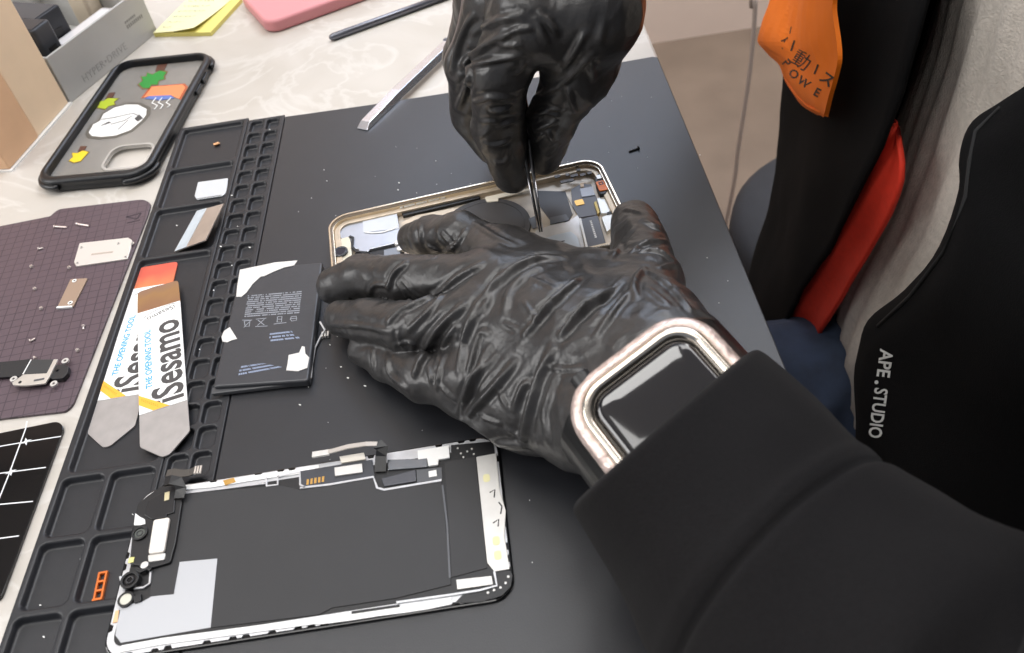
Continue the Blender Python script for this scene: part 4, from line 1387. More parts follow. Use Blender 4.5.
MB().prism(pb_([(290, 410), (330, 394), (338, 462), (312, 470)]), 2.9, 3.3).build('grey_tab', M_grey, ph)
MB().prism(rounded(pb_([(356, 540), (440, 510), (540, 488), (580, 520), (604, 596), (560, 640), (370, 640)]), 0.8), 2.2, 3.6).build('lower_shield', mat('shield_cool', (202, 208, 214), 0.3, metal=0.6), ph, bevel=0.3)
b = MB()
for u, v in ((428, 552), (456, 546), (488, 544)):
    x, y = pb_([(u, v)], 3.6)[0]
    b.box(x - 1.4, y - 0.3, 3.6, x + 1.2, y + 0.3, 3.75)
b.build('print_dash', M_blackpl, ph)
MB().prism(rounded(pb_([(540, 230), (600, 196), (660, 200), (700, 300), (712, 378), (590, 398), (548, 330)]), 0.5), 1.6, 2.6).build('circuit_board', mat('board_slate', (96, 98, 106), 0.4), ph, bevel=0.15)
x, y = pb_([(590, 311)], 3)[0]
MB().prism(rrect(x - 2.2, y - 2.2, x + 2.2, y + 2.2, 0.5, 3), 2.6, 3.0).build('gold_chip', M_gold, ph)
MB().prism(pb_([(592, 232), (668, 218), (684, 268), (604, 280)]), 2.6, 3.2).build('pale_pad', mat('pale_blue_pad', (186, 194, 210), 0.4), ph, bevel=0.1)
MB().prism(pb_([(594, 198), (616, 194), (618, 218), (598, 222)]), 2.6, 3.1).build('cream_pad', mat('peach_pad', (226, 196, 160), 0.4), ph)
MB().prism(rounded(pb_([(594, 408), (700, 386), (750, 562), (636, 584)], 4.5), 0.8), 1.6, 4.4).build('haptic_engine', mat('engine_grey', (92, 93, 98), 0.35, metal=0.3), ph, bevel=0.3)
e_ = pb_([(594, 408), (636, 584), (600, 400), (642, 582)], 4.4)
MB().ribbon([(*e_[0], 4.2), (*e_[1], 4.2)], 1.0, 0.8).build('engine_edge', M_lsilver, ph)
b = MB()
q_ = pb_([(652, 424), (684, 528), (668, 420), (702, 526)], 4.4)
for k_ in range(10):
    t_ = (k_ + 0.1) / 10
    A = np.array(q_[0]) * (1 - t_) + np.array(q_[1]) * t_
    B_ = np.array(q_[2]) * (1 - t_) + np.array(q_[3]) * t_
    b.ribbon([(*A, 4.45), (*(A * 0.3 + B_ * 0.7), 4.45)], 0.75, 0.06)
b.build('engine_print', M_white, ph)
MB().prism(rounded(pb_([(682, 162), (700, 140), (720, 150), (756, 240), (744, 262), (712, 262), (690, 210)], 5), 0.8), 1.6, 5.0).build('connector_block', M_blackpl, ph, bevel=0.3)
x, y = pb_([(724, 214)], 5)[0]
b = MB()
b.prism(rrect(x - 2.4, y - 4.4, x + 2.4, y + 4.0, 0.8, 3), 5.0, 5.5)
b.build('orange_connector', mat('vivid_orange', (240, 122, 34), 0.4), ph, bevel=0.15)
MB().ring(rrect(x - 1.2, y + 0.4, x + 1.2, y + 2.8, 0.4, 2), rrect(x - 0.7, y + 0.9, x + 0.7, y + 2.3, 0.3, 2), 5.5, 5.65).build('orange_window', M_blackpl, ph)
x, y = pb_([(706, 164)], 5)[0]
MB().box(x - 1.2, y - 1.6, 5.0, x + 1.2, y + 1.6, 5.5).build('steel_tab', M_lsilver, ph)
MB().prism(rounded(pb_([(676, 316), (690, 306), (712, 372), (698, 384)], 3.4), 0.4), 1.6, 3.8).build('gold_connector', mat('olive_gold', (172, 148, 84), 0.35, metal=0.5), ph, bevel=0.2)
MB().prism(rounded(pb_([(694, 290), (770, 272), (792, 340), (760, 376), (718, 380)], 3), 0.6), 1.6, 3.2).build('shield_piece', mat('shield_pale', (222, 222, 218), 0.34, metal=0.4), ph, bevel=0.2)
MB().prism(rounded(pb_([(722, 402), (800, 376), (816, 440), (752, 490)], 3), 0.6), 1.6, 3.4).build('shield_piece', mat('shield_pale', (222, 222, 218), 0.34, metal=0.4), ph, bevel=0.2)
MB().prism(pb_([(754, 374), (790, 366), (790, 380), (756, 386)], 3.4), 1.6, 3.8).build('black_clip', M_blackpl, ph)
b = MB()
for u, v, w_ in ((460, 160, 3), (520, 150, 2), (560, 155, 4), (585, 120, 2), (610, 150, 3), (650, 140, 2.4), (500, 190, 4), (540, 182, 3)):
    x, y = pb_([(u, v)], 4.8)[0]
    b.prism(rrect(x - w_ / 2, y - 1.0, x + w_ / 2, y + 1.1, 0.5, 3), 4.6, 5.2)
b.build('rail_parts', mat('rail_brown', (70, 62, 56), 0.4), ph)
for u, v in ((248, 560), (560, 610), (576, 600)):
    x, y = pb_([(u, v)], 4)[0]
    MB().cyl(x, y, 1.8, 4.0, 1.3, 16).build('screw_post', M_lsilver, ph, bevel=0.3)

# ------------------------------------------------------------------ tweezers in the right hand
tip = at(541, 232, 8.0)
mid = at(530, 170, 30.0)
dv = (mid - tip) / np.linalg.norm(mid - tip)
tw = thing('tweezers', 'dark steel tweezers held in the right glove, points inside the opened phone', 'tweezers', tuple(tip))
M_tw = mat('tweezer_black', (52, 52, 54), 0.3, metal=0.7)
sx_ = np.cross(dv, np.array([0.0, -1.0, 0.2]))
sx_ /= np.linalg.norm(sx_)
for sgn in (-1, 1):
    b = MB()
    pts, rr_ = [], []
    for t_, w_ in ((0, 0.5), (8, 0.8), (20, 1.1), (38, 1.5), (60, 3.4), (85, 3.4), (104, 1.0)):
        pts.append(tuple(dv * t_ + sx_ * sgn * w_))
        rr_.append(0.35 if t_ == 0 else (0.75 if t_ < 30 else 1.2))
    b.tube(pts, rr_, 8)
    b.build('prong', M_tw, tw, smooth=True)
    b = MB()
    b.tube([tuple(dv * t_ + sx_ * sgn * (w_ + 0.45) + np.array([0, -0.55, 0.3])) for t_, w_ in ((2, 0.5), (20, 1.1), (36, 1.5))], 0.35, 6)
    b.build('polished_edge', M_steel, tw, smooth=True)
b = MB()
b.tube([tuple(dv * t_) for t_ in (100, 106, 112)], [1.8, 2.0, 1.2], 8)
b.build('joint', M_tw, tw, smooth=True)

# ------------------------------------------------------------------ the technician
M_glove = mat('black_nitrile', (46, 45, 45), 0.35, spec=0.6, noise_amt=0.12, noise_scale=120, bump=0.3, bump_scale=300, rough_var=0.06)
M_sleeve = mat('black_cotton', (24, 23, 24), 0.9, spec=0.12, noise_amt=0.14, noise_scale=900, bump=0.35, bump_scale=2200, sheen=0.03)
M_jacket = mat('deep_black_cloth', (12, 12, 13), 0.9, spec=0.12, noise_amt=0.15, noise_scale=500, bump=0.25, bump_scale=1500)
M_red = mat('red_lining', (206, 44, 18), 0.75, noise_amt=0.06, noise_scale=200, bump=0.2, bump_scale=900)
M_orange = mat('orange_cloth', (255, 126, 6), 0.7, noise_amt=0.04, noise_scale=90, bump=0.1, bump_scale=900)
M_knit = mat('grey_knit', (200, 192, 182), 0.9, noise_amt=0.1, noise_scale=240, bump=0.6, bump_scale=700)
M_denim = mat('dark_denim', (48, 60, 82), 0.8, noise_amt=0.25, noise_scale=60, bump=0.4, bump_scale=1600)
M_skin = mat('skin', (206, 160, 132), 0.5)
M_hair = mat('dark_hair', (26, 22, 20), 0.5)

PO = np.array([480.0, -130.0, -300.0])
person = thing('person', 'person in black gloves, open black jacket and grey knit top, bent over the opened phone', 'person', tuple(PO))


def chain_px(f, pts, k=4.0):
    P = [at(u, v, z) for u, v, z, r in pts]
    f.chain(P, [p[3] for p in pts], k)
    return P


# left hand, flat over the phone
def left_hand(h, shrink=0.0):
    lo, hi = (88, -352, -2), (300, -152, 92)
    palm = Field(lo, hi, h)
    wr = (655, 372, 43)
    for u, v, z, r in ((507, 262, 33, 12.5), (492, 284, 37, 13), (482, 322, 35, 13), (492, 376, 26, 12.5)):
        palm.cone(at(*wr), at(u, v, z), 20 - shrink, r - shrink, 9)
    for chain in ([(470, 388, 18, 12.5), (525, 404, 20, 16), (588, 420, 30, 16.5), (640, 420, 40, 18)],
                  [(668, 350, 48, 15), (652, 330, 45, 16), (600, 288, 36, 13), (545, 280, 32, 13), (508, 262, 33, 12)],
                  [(672, 362, 47, 17), (708, 412, 48, 17)], [(615, 420, 40, 18), (660, 470, 46, 19)], [(655, 385, 41, 19), (700, 440, 44, 19)],
                  [(560, 330, 34, 17), (600, 372, 38, 19)]):
        palm.chain([at(*c[:3]) for c in chain], [c[3] - shrink for c in chain], 9)
    fingers = ([(507, 260, 33, 12), (462, 234, 33, 9.8), (431, 236, 25, 9.0), (414, 238, 15, 8.0)],
               [(492, 284, 37, 12.5), (404, 279, 30, 10.4), (362, 277, 21, 9.8), (336, 286, 14, 9.0)],
               [(482, 320, 35, 12.5), (408, 327, 28, 10.8), (370, 322, 19, 10.0), (343, 318, 12, 8.4)],
               [(492, 376, 26, 12), (424, 378, 19, 9.6), (388, 362, 12, 8.2), (364, 350, 9, 7.2)],
               [(652, 330, 43, 15.5), (648, 286, 37, 14.2), (640, 246, 28, 12.0), (634, 224, 20, 11.0)])
    tot = palm.copy()
    for i, ch in enumerate(fingers):
        f = Field(lo, hi, h)
        f.chain([at(*c[:3]) for c in ch], [c[3] - shrink for c in ch], 3.0)
        g = palm.copy().union(f, 8.0)
        tot.union(g, 1.4)
    return tot


def organic(V, F, amp, scale, stretch=None, seed=0.0):
    """small crumples all over a skin"""
    N = normals(V, F)
    out = np.zeros(len(V))
    S = V * scale
    for i, p in enumerate(S):
        q = Vector((p[0] + seed, p[1], p[2]))
        w = noise.noise(q * 0.5) * 1.2
        a_ = noise.noise(Vector((q.x + w, q.y - w, q.z + w)))
        b_ = noise.noise(Vector((q.x * 2.1 - w, q.y * 2.1 + w, q.z * 2.1)))
        out[i] = (1 - abs(a_) * 2.2) * 0.6 + (1 - abs(b_) * 2.2) * 0.3 - 0.5
    return V + N * (out * amp)[:, None]


def zz2(x0, y0, s, *pts):
    return [(x0 + a_ / s, y0 + c_ / s) for a_, c_ in pts]


fld = left_hand(0.85)
fld.plane((0, 0, 0.4), (0, 0, -1))
V, F = fld.mesh()
V = smooth_mesh(V, F, 2)
V = organic(V, F, 1.0, 0.055, seed=3.0)
a2 = lambda *p: zz2(320, 290, 5.935, *p)
a1 = lambda *p: zz2(310, 200, 5.935, *p)
a4 = lambda *p: zz2(440, 220, 5.935, *p)
a3 = lambda *p: zz2(400, 350, 5.025, *p)
a5 = lambda *p: zz2(540, 200, 5.022, *p)
LC = [(a2((400, 190), (480, 110), (640, 50), (740, 0)), 1.5, 1.7), (a2((520, 240), (640, 130), (730, 20)), 1.2, 1.6),
      (a2((560, 480), (600, 390), (680, 250), (780, 150), (850, 90)), 1.8, 2.0), (a2((690, 440), (740, 300), (800, 200)), 1.1, 1.6),
      (a2((640, 460), (670, 570)), 1.0, 1.2), (a2((820, 470), (870, 220), (960, 90)), 1.7, 2.0), (a2((870, 540), (900, 400), (950, 230), (1000, 260)), 1.2, 1.5),
      (a2((860, 650), (930, 470), (1000, 350)), 1.6, 1.9), (a2((400, 380), (400, 490), (510, 590)), 1.2, 1.5), (a2((60, 205), (250, 210), (420, 250)), 0.9, 1.6),
      (a2((310, 350), (315, 480)), 0.8, 1.2), (a2((460, 260), (470, 330), (510, 360)), 0.9, 1.0), (a2((530, 300), (560, 350)), 0.7, 0.9), (a2((440, 330), (520, 300), (590, 340)), 0.8, 1.0),
      (a1((350, 560), (370, 490), (470, 510)), 1.0, 1.3), (a1((460, 530), (490, 430), (570, 375)), 1.4, 1.4), (a1((510, 480), (600, 610)), 0.9, 1.0), (a1((540, 470), (650, 590)), 0.9, 1.0),
      (a1((780, 200), (830, 250), (850, 290)), 0.9, 1.0), (a1((690, 270), (760, 300)), 1.0, 1.1), (a1((650, 150), (665, 200), (655, 250)), 0.9, 1.3), (a1((850, 210), (870, 280)), 0.8, 1.0),
      (a4((250, 540), (310, 400), (420, 290), (560, 225), (720, 222)), 2.0, 2.3), (a4((380, 560), (400, 430), (500, 320), (640, 260)), 1.0, 2.2),
      (a4((500, 680), (620, 540), (740, 430), (830, 345)), 1.6, 1.8), (a4((720, 680), (850, 530), (1000, 430)), 1.5, 1.8), (a4((0, 430), (100, 340), (240, 260)), 1.5, 1.8),
      (a4((120, 640), (230, 480), (380, 290)), 1.2, 1.8), (a4((500, 490), (580, 600)), 0.9, 1.0), (a4((540, 340), (700, 415)), 0.7, 1.0), (a4((150, 60), (100, 150), (20, 200)), 1.0, 1.4), (a4((210, 20), (330, 100), (450, 150)), 0.8, 1.5), (a4((380, 610), (460, 650)), 0.9, 0.9),
      (a3((290, 370), (340, 180), (470, 30)), 1.6, 1.9), (a3((310, 350), (430, 230), (580, 60)), 1.7, 2.0), (a3((610, 470), (640, 330), (700, 120), (760, 0)), 2.0, 2.3), (a3((740, 460), (720, 320), (790, 100)), 1.1, 2.0),
      (a3((570, 300), (620, 160), (670, 170)), 1.3, 1.5), (a3((390, 330), (500, 370)), 1.0, 1.0), (a3((740, 85), (830, 100), (910, 88)), 1.0, 1.0), (a3((440, 480), (560, 470), (640, 490)), 1.2, 1.6), (a3((820, 390), (850, 560)), 1.3, 1.4),
      (a3((70, 130), (110, 40), (160, 0)), 1.2, 1.4), (a3((180, 200), (200, 80), (230, 0)), 1.0, 1.3), (a3((200, 180), (280, 260)), 0.9, 1.1), (a3((540, 400), (620, 450)), 0.8, 1.2), (a3((480, 180), (540, 300)), 0.6, 1.2),
      (a5((455, 262), (530, 210), (640, 205)), 1.5, 1.5), (a5((490, 262), (580, 244), (670, 300)), 1.4, 1.2), (a5((430, 42), (540, 78)), 1.0, 1.3), (a5((350, 300), (430, 190), (480, 130)), 0.9, 1.6), (a5((540, 110), (600, 150)), 1.2, 1.3),
      (a5((480, 490), (470, 400), (520, 340)), 1.4, 1.5), (a5((520, 340), (650, 430), (760, 550)), 1.4, 1.4), (a5((100, 680), (230, 540), (330, 480), (430, 380)), 1.6, 1.8), (a5((280, 680), (380, 540), (470, 430)), 1.3, 1.6),
      (a5((-20, 600), (80, 480), (190, 400)), 1.5, 1.7), (a5((540, 440), (650, 530)), 0.9, 1.5), (a5((600, 340), (680, 320)), 0.9, 1.2)]
V = creases(V, F, LC)
V = smooth_mesh(V, F, 1, 0.2)
glove = skin_build('glove', V, F, M_glove, person, PO)
glove['label'] = 'black nitrile glove on the hand with the watch, spread over the phone'


# right hand, pinching the tweezers from above
def right_hand(h, shrink=0.0):
    lo, hi = (168, -168, 6), (335, 18, 190)
    palm = Field(lo, hi, h)
    wr = np.array([279.0, -56.0, 146.0])
    mcps = [(528, 8, 112, 14.5), (500, -2, 108, 14.5), (486, 2, 96, 13.5), (490, 8, 84, 12)]
    for u, v, z, r in mcps:
        palm.cone(wr, at(u, v, z), 23 - shrink, r - shrink, 9)
    palm.chain([wr, at(592, 12, 106), at(582, 60, 82)], [23 - shrink, 18 - shrink, 15.5 - shrink], 9)
    palm.chain([at(535, 28, 106), at(570, 44, 92)], [13 - shrink, 13 - shrink], 8)
    palm.chain([at(592, 12, 106), at(540, 8, 108)], [18 - shrink, 14 - shrink], 9)
    palm.chain([at(580, 30, 90), at(560, 0, 85)], [17 - shrink, 17 - shrink], 9)
    palm.cone(wr, wr + (wr - at(528, 8, 112)) * 0.45, 23 - shrink, 24 - shrink, 6)
    fingers = ([(528, 8, 112, 14.5), (499, 74, 84, 13.2), (498, 126, 52, 12.2), (512, 174, 23, 9.6)],
               [(500, -2, 108, 14.5), (474, 66, 77, 13), (474, 112, 46, 12), (494, 146, 28, 10)],
               [(486, 2, 96, 13.5), (466, 58, 62, 11.5), (482, 96, 40, 10), (508, 112, 30, 9)],
               [(490, 8, 84, 12), (482, 58, 50, 10), (494, 80, 34, 9), (504, 92, 28, 8)],
               [(582, 56, 82, 16), (576, 74, 76, 14.8), (553, 118, 50, 11.8), (544, 156, 25, 9.4)])
    tot = palm.copy()
    for ch in fingers:
        f = Field(lo, hi, h)
        f.chain([at(*c[:3]) for c in ch], [c[3] - shrink for c in ch], 4.0)
        g = palm.copy().union(f, 7.0)
        tot.union(g, 1.2)
    return tot


fld = right_hand(0.85)
V, F = fld.mesh()
V = smooth_mesh(V, F, 2)
V = organic(V, F, 1.0, 0.05, seed=11.0)
c6 = lambda *p: zz2(440, 0, 5.933, *p)
c7 = lambda *p: zz2(440, 90, 5.9375, *p)
c8 = lambda *p: zz2(530, 0, 5.44, *p)
RC = [(c6((70, 420), (90, 320), (160, 130), (200, 90)), 1.8, 2.0), (c6((120, 390), (250, 280), (380, 200)), 2.0, 1.9), (c6((160, 390), (300, 360), (480, 330)), 1.4, 1.6),
      (c6((150, 380), (180, 450), (140, 560), (100, 650)), 1.8, 2.0), (c6((200, 610), (290, 570), (440, 590)), 1.6, 1.6), (c6((340, 270), (480, 270)), 1.0, 1.3), (c6((350, 260), (420, 180), (540, 170)), 1.0, 1.5),
      (c6((590, 80), (690, 200)), 1.2, 1.6), (c6((440, 440), (490, 420), (500, 360)), 1.0, 1.4), (c6((180, 200), (330, 120), (480, 90)), 1.1, 1.8), (c6((570, 120), (640, 260)), 1.0, 1.6),
      (c7((310, 125), (360, 120), (415, 100)), 1.8, 1.4), (c7((350, 220), (400, 190), (470, 175)), 1.4, 1.5), (c7((270, 320), (350, 335), (410, 300)), 1.2, 1.4), (c7((330, 430), (400, 440), (410, 340)), 1.1, 1.3),
      (c7((560, 240), (610, 215), (690, 185)), 1.8, 1.5), (c7((580, 140), (660, 125), (700, 160)), 1.5, 1.4), (c7((640, 250), (670, 310)), 1.0, 1.3), (c7((700, 330), (640, 385)), 1.2, 1.5), (c7((240, 190), (300, 180), (360, 200)), 1.0, 1.4), (c7((560, 300), (610, 260)), 0.9, 1.2), (c7((230, 280), (290, 240)), 0.8, 1.3),
      (c8((190, 360), (250, 270), (300, 180)), 1.5, 1.8), (c8((150, 480), (240, 390), (340, 300)), 1.7, 1.8), (c8((205, 480), (245, 610)), 1.5, 1.5), (c8((0, 545), (80, 500), (160, 465)), 1.6, 1.7), (c8((330, 330), (350, 440)), 1.0, 1.6), (c8((0, 640), (90, 590), (180, 600)), 1.3, 1.4), (c8((400, 120), (380, 240)), 0.9, 2.0), (c8((100, 100), (150, 190)), 1.0, 1.6)]
V = creases(V, F, RC)
V = smooth_mesh(V, F, 1, 0.2)
glove = skin_build('glove', V, F, M_glove, person, PO)
glove['label'] = 'black nitrile glove on the hand pinching the tweezers'

# body under the clothes (one continuous surface)
SHL, ELL, WRL = np.array([500., -305, 250]), np.array([322., -436, 52]), at(665, 400, 46)
SHR, ELR, WRR = np.array([515., 62, 268]), np.array([445., 125, 128]), np.array([288., -52, 142])
fb = Field((95, -520, -330), (640, 220, 590), 5.0)
fb.chain([(505, -130, -230), (500, -130, -60), (512, -130, 120), (520, -130, 240)], [60, 50, 56, 50], 30)
fb.chain([SHR + np.array([8, -45, -20]), (520, -130, 240), SHL + np.array([8, 45, -20])], [30, 56, 30], 20)
fb.chain([SHL + np.array([8, 45, -20]), SHL + np.array([-20, -10, -34]), ELL, WRL], [28, 26, 26, 13], 12)
fb.chain([SHR + np.array([8, -45, -20]), SHR + np.array([-12, 8, -24]), ELR, WRR], [28, 26, 26, 13], 12)
fb.chain([(515, -130, 270), (480, -130, 370)], [50, 46], 20)
fb.chain([(468, -130, 440), (455, -130, 420), (425, -130, 372)], [82, 78, 40], 25)
fb.cone((395, -130, 410), (372, -130, 392), 9, 12, 10)      # nose
for sy in (-1, 1):
    fb.cone((468, -130 + sy * 78, 428), (474, -130 + sy * 84, 404), 14, 9, 6)
    fb.cone((396, -130 + sy * 28, 442), (392, -130 + sy * 12, 440), 8, 8, 8)
    fb.cone((388, -130 + sy * 28, 425), (389, -130 + sy * 28, 425), 9, 9, 3)
fb.cone((386, -148, 372), (386, -112, 372), 6, 6, 5)
for wr_, hand in ((WRL, [(507, 262, 33), (492, 274, 38), (482, 320, 35), (492, 376, 26), (652, 290, 37)]), (WRR, [(528, 8, 112), (500, -2, 108), (486, 2, 96), (588, 66, 78)])):
    for q in hand:
        fb.cone(wr_, at(*q), 10, 6, 4)
for wr_, hand in ((None, [((507, 262, 33), (462, 234, 33), (418, 238, 17)), ((492, 274, 38), (404, 279, 30), (342, 285, 16)), ((482, 320, 35), (408, 327, 28), (350, 319, 14)), ((492, 376, 26), (424, 378, 19), (372, 354, 11)), ((652, 290, 37), (640, 246, 28), (635, 228, 22)),
                          ((528, 8, 112), (496, 72, 84), (511, 168, 27)), ((500, -2, 108), (470, 66, 77), (490, 142, 31)), ((486, 2, 96), (466, 58, 62), (500, 110, 33)), ((588, 66, 78), (553, 118, 50), (545, 150, 29))]),):
    for q in hand:
        fb.chain([at(*p) for p in q], [6.5, 5.5, 4.0], 3)
V, F = fb.mesh()
V = smooth_mesh(V, F, 2)
skin_build('body', V, F, M_skin, person, PO)
fh = Field((360, -240, 330), (580, -20, 560), 4.0)
fh.chain([(470, -130, 446), (478, -130, 425)], [90, 86], 10)
fh.cone((520, -130, 360), (505, -130, 400), 45, 60, 20)
fh.plane((425, -130, 470), (-0.8, 0, -0.6))
V, F = fh.mesh()
V = smooth_mesh(V, F, 2)
V = organic(V, F, 3.0, 0.06, seed=2.0)
skin_build('hair', V, F, M_hair, person, PO)


def loft(rings, closed=True):
    """rings of points -> surface"""
    b_ = MB()
    n_ = len(rings[0])
    for r_ in rings:
        b_.v += [tuple(p) for p in r_]
    for i in range(len(rings) - 1):
        for j in range(n_ if closed else n_ - 1):
            k_ = (j + 1) % n_
            b_.f.append((i * n_ + j, i * n_ + k_, (i + 1) * n_ + k_, (i + 1) * n_ + j))
    b_.mi = [0] * len(b_.f)
    return b_


def spline(keys, t):
    """Catmull-Rom through keyed vectors"""
    n_ = len(keys) - 1
    x = min(max(t, 0), 1) * n_
    i = min(int(x), n_ - 1)
    f_ = x - i
    p0, p1, p2, p3 = keys[max(i - 1, 0)], keys[i], keys[i + 1], keys[min(i + 2, n_)]
    return 0.5 * ((2 * p1) + (-p0 + p2) * f_ + (2 * p0 - 5 * p1 + 4 * p2 - p3) * f_ ** 2 + (-p0 + 3 * p1 - 3 * p2 + p3) * f_ ** 3)


# jacket (with its sleeves, lining, tag and lettering)
def sleeve(keys, cuff_lip, folds, name, n=110, m=220, seam=None):
    """keys: (centre, side half-vector, up half-vector)"""
    C_ = [np.array(k_[0], float) for k_ in keys]
    S_ = [np.array(k_[1], float) for k_ in keys]
    U_ = [np.array(k_[2], float) for k_ in keys]
    rings = []
    for inner, f_ in ((0.80, 0.085), (0.86, 0.03), (0.93, 0.003)):
        c_, s_, u_ = spline(C_, f_), spline(S_, f_) * inner, spline(U_, f_) * inner
        rings.append([c_ + s_ * math.cos(2 * math.pi * j / n) + u_ * math.sin(2 * math.pi * j / n) for j in range(n)])
    for i in range(m + 1):
        t_ = i / m
        c_, s_, u_ = spline(C_, t_), spline(S_, t_), spline(U_, t_)
        ring = []
        for j in range(n):
            a_ = 2 * math.pi * j / n
            p = c_ + s_ * math.cos(a_) + u_ * math.sin(a_)
            rad = (p - c_)
            L_ = np.linalg.norm(rad)
            w = noise.noise(Vector((p[0] * 0.016, p[1] * 0.016, p[2] * 0.016 + 5))) * 2.6 + noise.noise(Vector(p * 0.045)) * 1.2
            e_ = folds(t_, a_) + w * min(1, 0.3 + t_ * 4)
            e_ -= 3.0 * math.exp(-i / 1.3)
            ring.append(p + rad / L_ * e_)
        rings.append(ring)
    return loft(rings)


cA, cB = at(753, 357, 56), at(574, 513, 44)
sA, sB = at(893, 482, 48), at(672, 684, 48)
side0 = (cA - cB) / 2
side1 = (sA - sB) / 2
c0 = (cA + cB) / 2
c1 = (sA + sB) / 2
keysL = [(c0 + np.array([0, 0, 4]), side0 * 1.0, (-8, -30, 40)), (c0 * 0.5 + c1 * 0.5 + np.array([0, 0, 1]), (side0 + side1) / 2, (-4, -14, 43)), (c1, side1, (-4, -4, 44)),
         (c1 + (c1 - c0) * 0.7 + np.array([6, 0, 2]), side1 * 1.05 + np.array([4, 2, 0]), (-6, 2, 46)), (ELL + np.array([-4, 2, 0]), (50, 36, 6), (-22, 14, 44)),
         (ELL * 0.8 + SHL * 0.2, (34, 52, -4), (-44, 26, 36)), (ELL * 0.45 + SHL * 0.55, (30, 54, 4), (-50, 20, 40)), (SHL + np.array([8, 6, 10]), (26, 60, 20), (-52, 6, 52)), ((522, -225, 255), (10, 62, 24), (-58, 0, 50))]
SEAM_T = 2 / 8
def foldsL(t_, a_):
    e_ = -1.5 * math.exp(-((t_ - SEAM_T) / 0.004) ** 2) + 0.6 * math.exp(-((t_ - SEAM_T + 0.022) / 0.012) ** 2)
    if t_ > SEAM_T:
        g_ = min(1, (t_ - SEAM_T) * 5)
        e_ += g_ * (1.8 * math.sin(a_ * 2 + 30 * t_) + 2.2 * math.sin(9 * (t_ * 5 + 0.6 * math.sin(a_ + 0.4))) + 1.3 * math.sin(23 * t_ + 3 * a_ + 2 * math.sin(a_ * 2)))
    else:
        e_ += 0.5 * math.sin(a_ * 3 + 14 * t_)
    return e_
rows = []
jk = MB()
# the two open fronts, each wrapping round to the back
def strip_rows(edge, steps):
    rows_ = []
    for q_ in edge:
        E = np.array(q_[1:], float) if q_[0] == 'p' else atx(*q_)
        rows_.append([E] + [s_(E) for s_ in steps])
    return rows_
edgeL = [('p', 462, -212, 262), (1120, -60, 425), (1075, 20, 412), (1040, 75, 404), (1004, 99, 400), (976, 122, 397), (966, 150, 394), (962, 190, 391), (940, 245, 388), (905, 290, 385), (872, 321, 381), (864, 352, 379), (860, 390, 377), (856, 440, 374), (850, 500, 371)]
stepsL = [lambda E: E + np.array([-4, -10, 0]), lambda E: E + np.array([-5, -32, 0]), lambda E: np.array([E[0] + 8, -285, E[2]]), lambda E: np.array([E[0] + 60, -312, E[2]]), lambda E: np.array([540, -300, E[2]]), lambda E: np.array([628, -240, E[2]]), lambda E: np.array([640, -130, E[2]])]
edgeR = [('p', 462, -48, 262), (975, -110, 440), (950, -60, 425), (932, -5, 412), (915, 55, 406), (889, 130, 400), (862, 190, 397), (836, 240, 396), (805, 290, 394), (778, 338, 392), (765, 358, 391)]
silR = [('p', 480, 62, 262), (800, -110), (797, -60), (792, 0), (788, 60), (784, 110), (778, 160), (773, 205), (762, 245), (752, 285), (746, 304)]
silX = [446, 446, 446, 446, 446, 446, 442, 434, 420, 402, 396]
def panel_mesh(rows_, closed=False, n_sub=6):
    """smooth sheet with real thickness through rows of key points"""
    R_ = []
    for r_ in rows_:
        ks = [np.array(p, float) for p in r_]
        R_.append([spline(ks, i / ((len(ks) - 1) * n_sub)) for i in range((len(ks) - 1) * n_sub + 1)])
    cols = list(zip(*R_))
    M_ = []
    for c_ in cols:
        ks = [np.array(p) for p in c_]
        M_.append([spline(ks, i / ((len(ks) - 1) * 4)) for i in range((len(ks) - 1) * 4 + 1)])
    A = np.array(M_).transpose(1, 0, 2)          # rows x cols x 3
    du = np.gradient(A, axis=1)
    dv_ = np.gradient(A, axis=0)
    N_ = np.cross(du, dv_)
    N_ /= np.maximum(np.linalg.norm(N_, axis=2, keepdims=True), 1e-9)
    for i in range(A.shape[0]):
        for j in range(A.shape[1]):
            p = A[i, j]
            A[i, j] = p + N_[i, j] * (noise.noise(Vector(p * 0.012)) * 4.0 + noise.noise(Vector(p * 0.035)) * 1.6)
    B_ = A + N_ * 2.6
    nr, nc = A.shape[:2]
    mb = MB()
    mb.v = [tuple(p) for p in A.reshape(-1, 3)] + [tuple(p) for p in B_.reshape(-1, 3)]
    o_ = nr * nc
    for i in range(nr - 1):
        for j in range(nc - 1):
            a_, b_, c_, d_ = i * nc + j, i * nc + j + 1, (i + 1) * nc + j + 1, (i + 1) * nc + j
            mb.f += [(a_, b_, c_, d_), (o_ + a_, o_ + d_, o_ + c_, o_ + b_)]
    rim = [(0, j) for j in range(nc)] + [(i, nc - 1) for i in range(1, nr)] + [(nr - 1, j) for j in range(nc - 2, -1, -1)] + [(i, 0) for i in range(nr - 2, 0, -1)]
    ids = [i * nc + j for i, j in rim]
    for k_ in range(len(ids)):
        a_, b_ = ids[k_], ids[(k_ + 1) % len(ids)]
        mb.f.append((b_, a_, o_ + a_, o_ + b_))
    mb.mi = [0] * len(mb.f)
    return mb
left_front = panel_mesh(strip_rows(edgeL, stepsL))
rowsR = []
for e_, s_, sx_ in zip(edgeR, silR, silX):
    E = np.array(e_[1:], float) if e_[0] == 'p' else atx(*e_)
    S_ = np.array(s_[1:], float) if s_[0] == 'p' else atx(*s_, sx_)
    rowsR.append([E, E * 0.7 + S_ * 0.3 + np.array([-6, 0, 0]), E * 0.35 + S_ * 0.65 + np.array([-4, 0, 0]), S_, S_ + np.array([60, 4, 0]), np.array([616, S_[1] * 0.5 - 20, S_[2]]), np.array([640, -126, S_[2]])])
right_front = panel_mesh(rowsR)
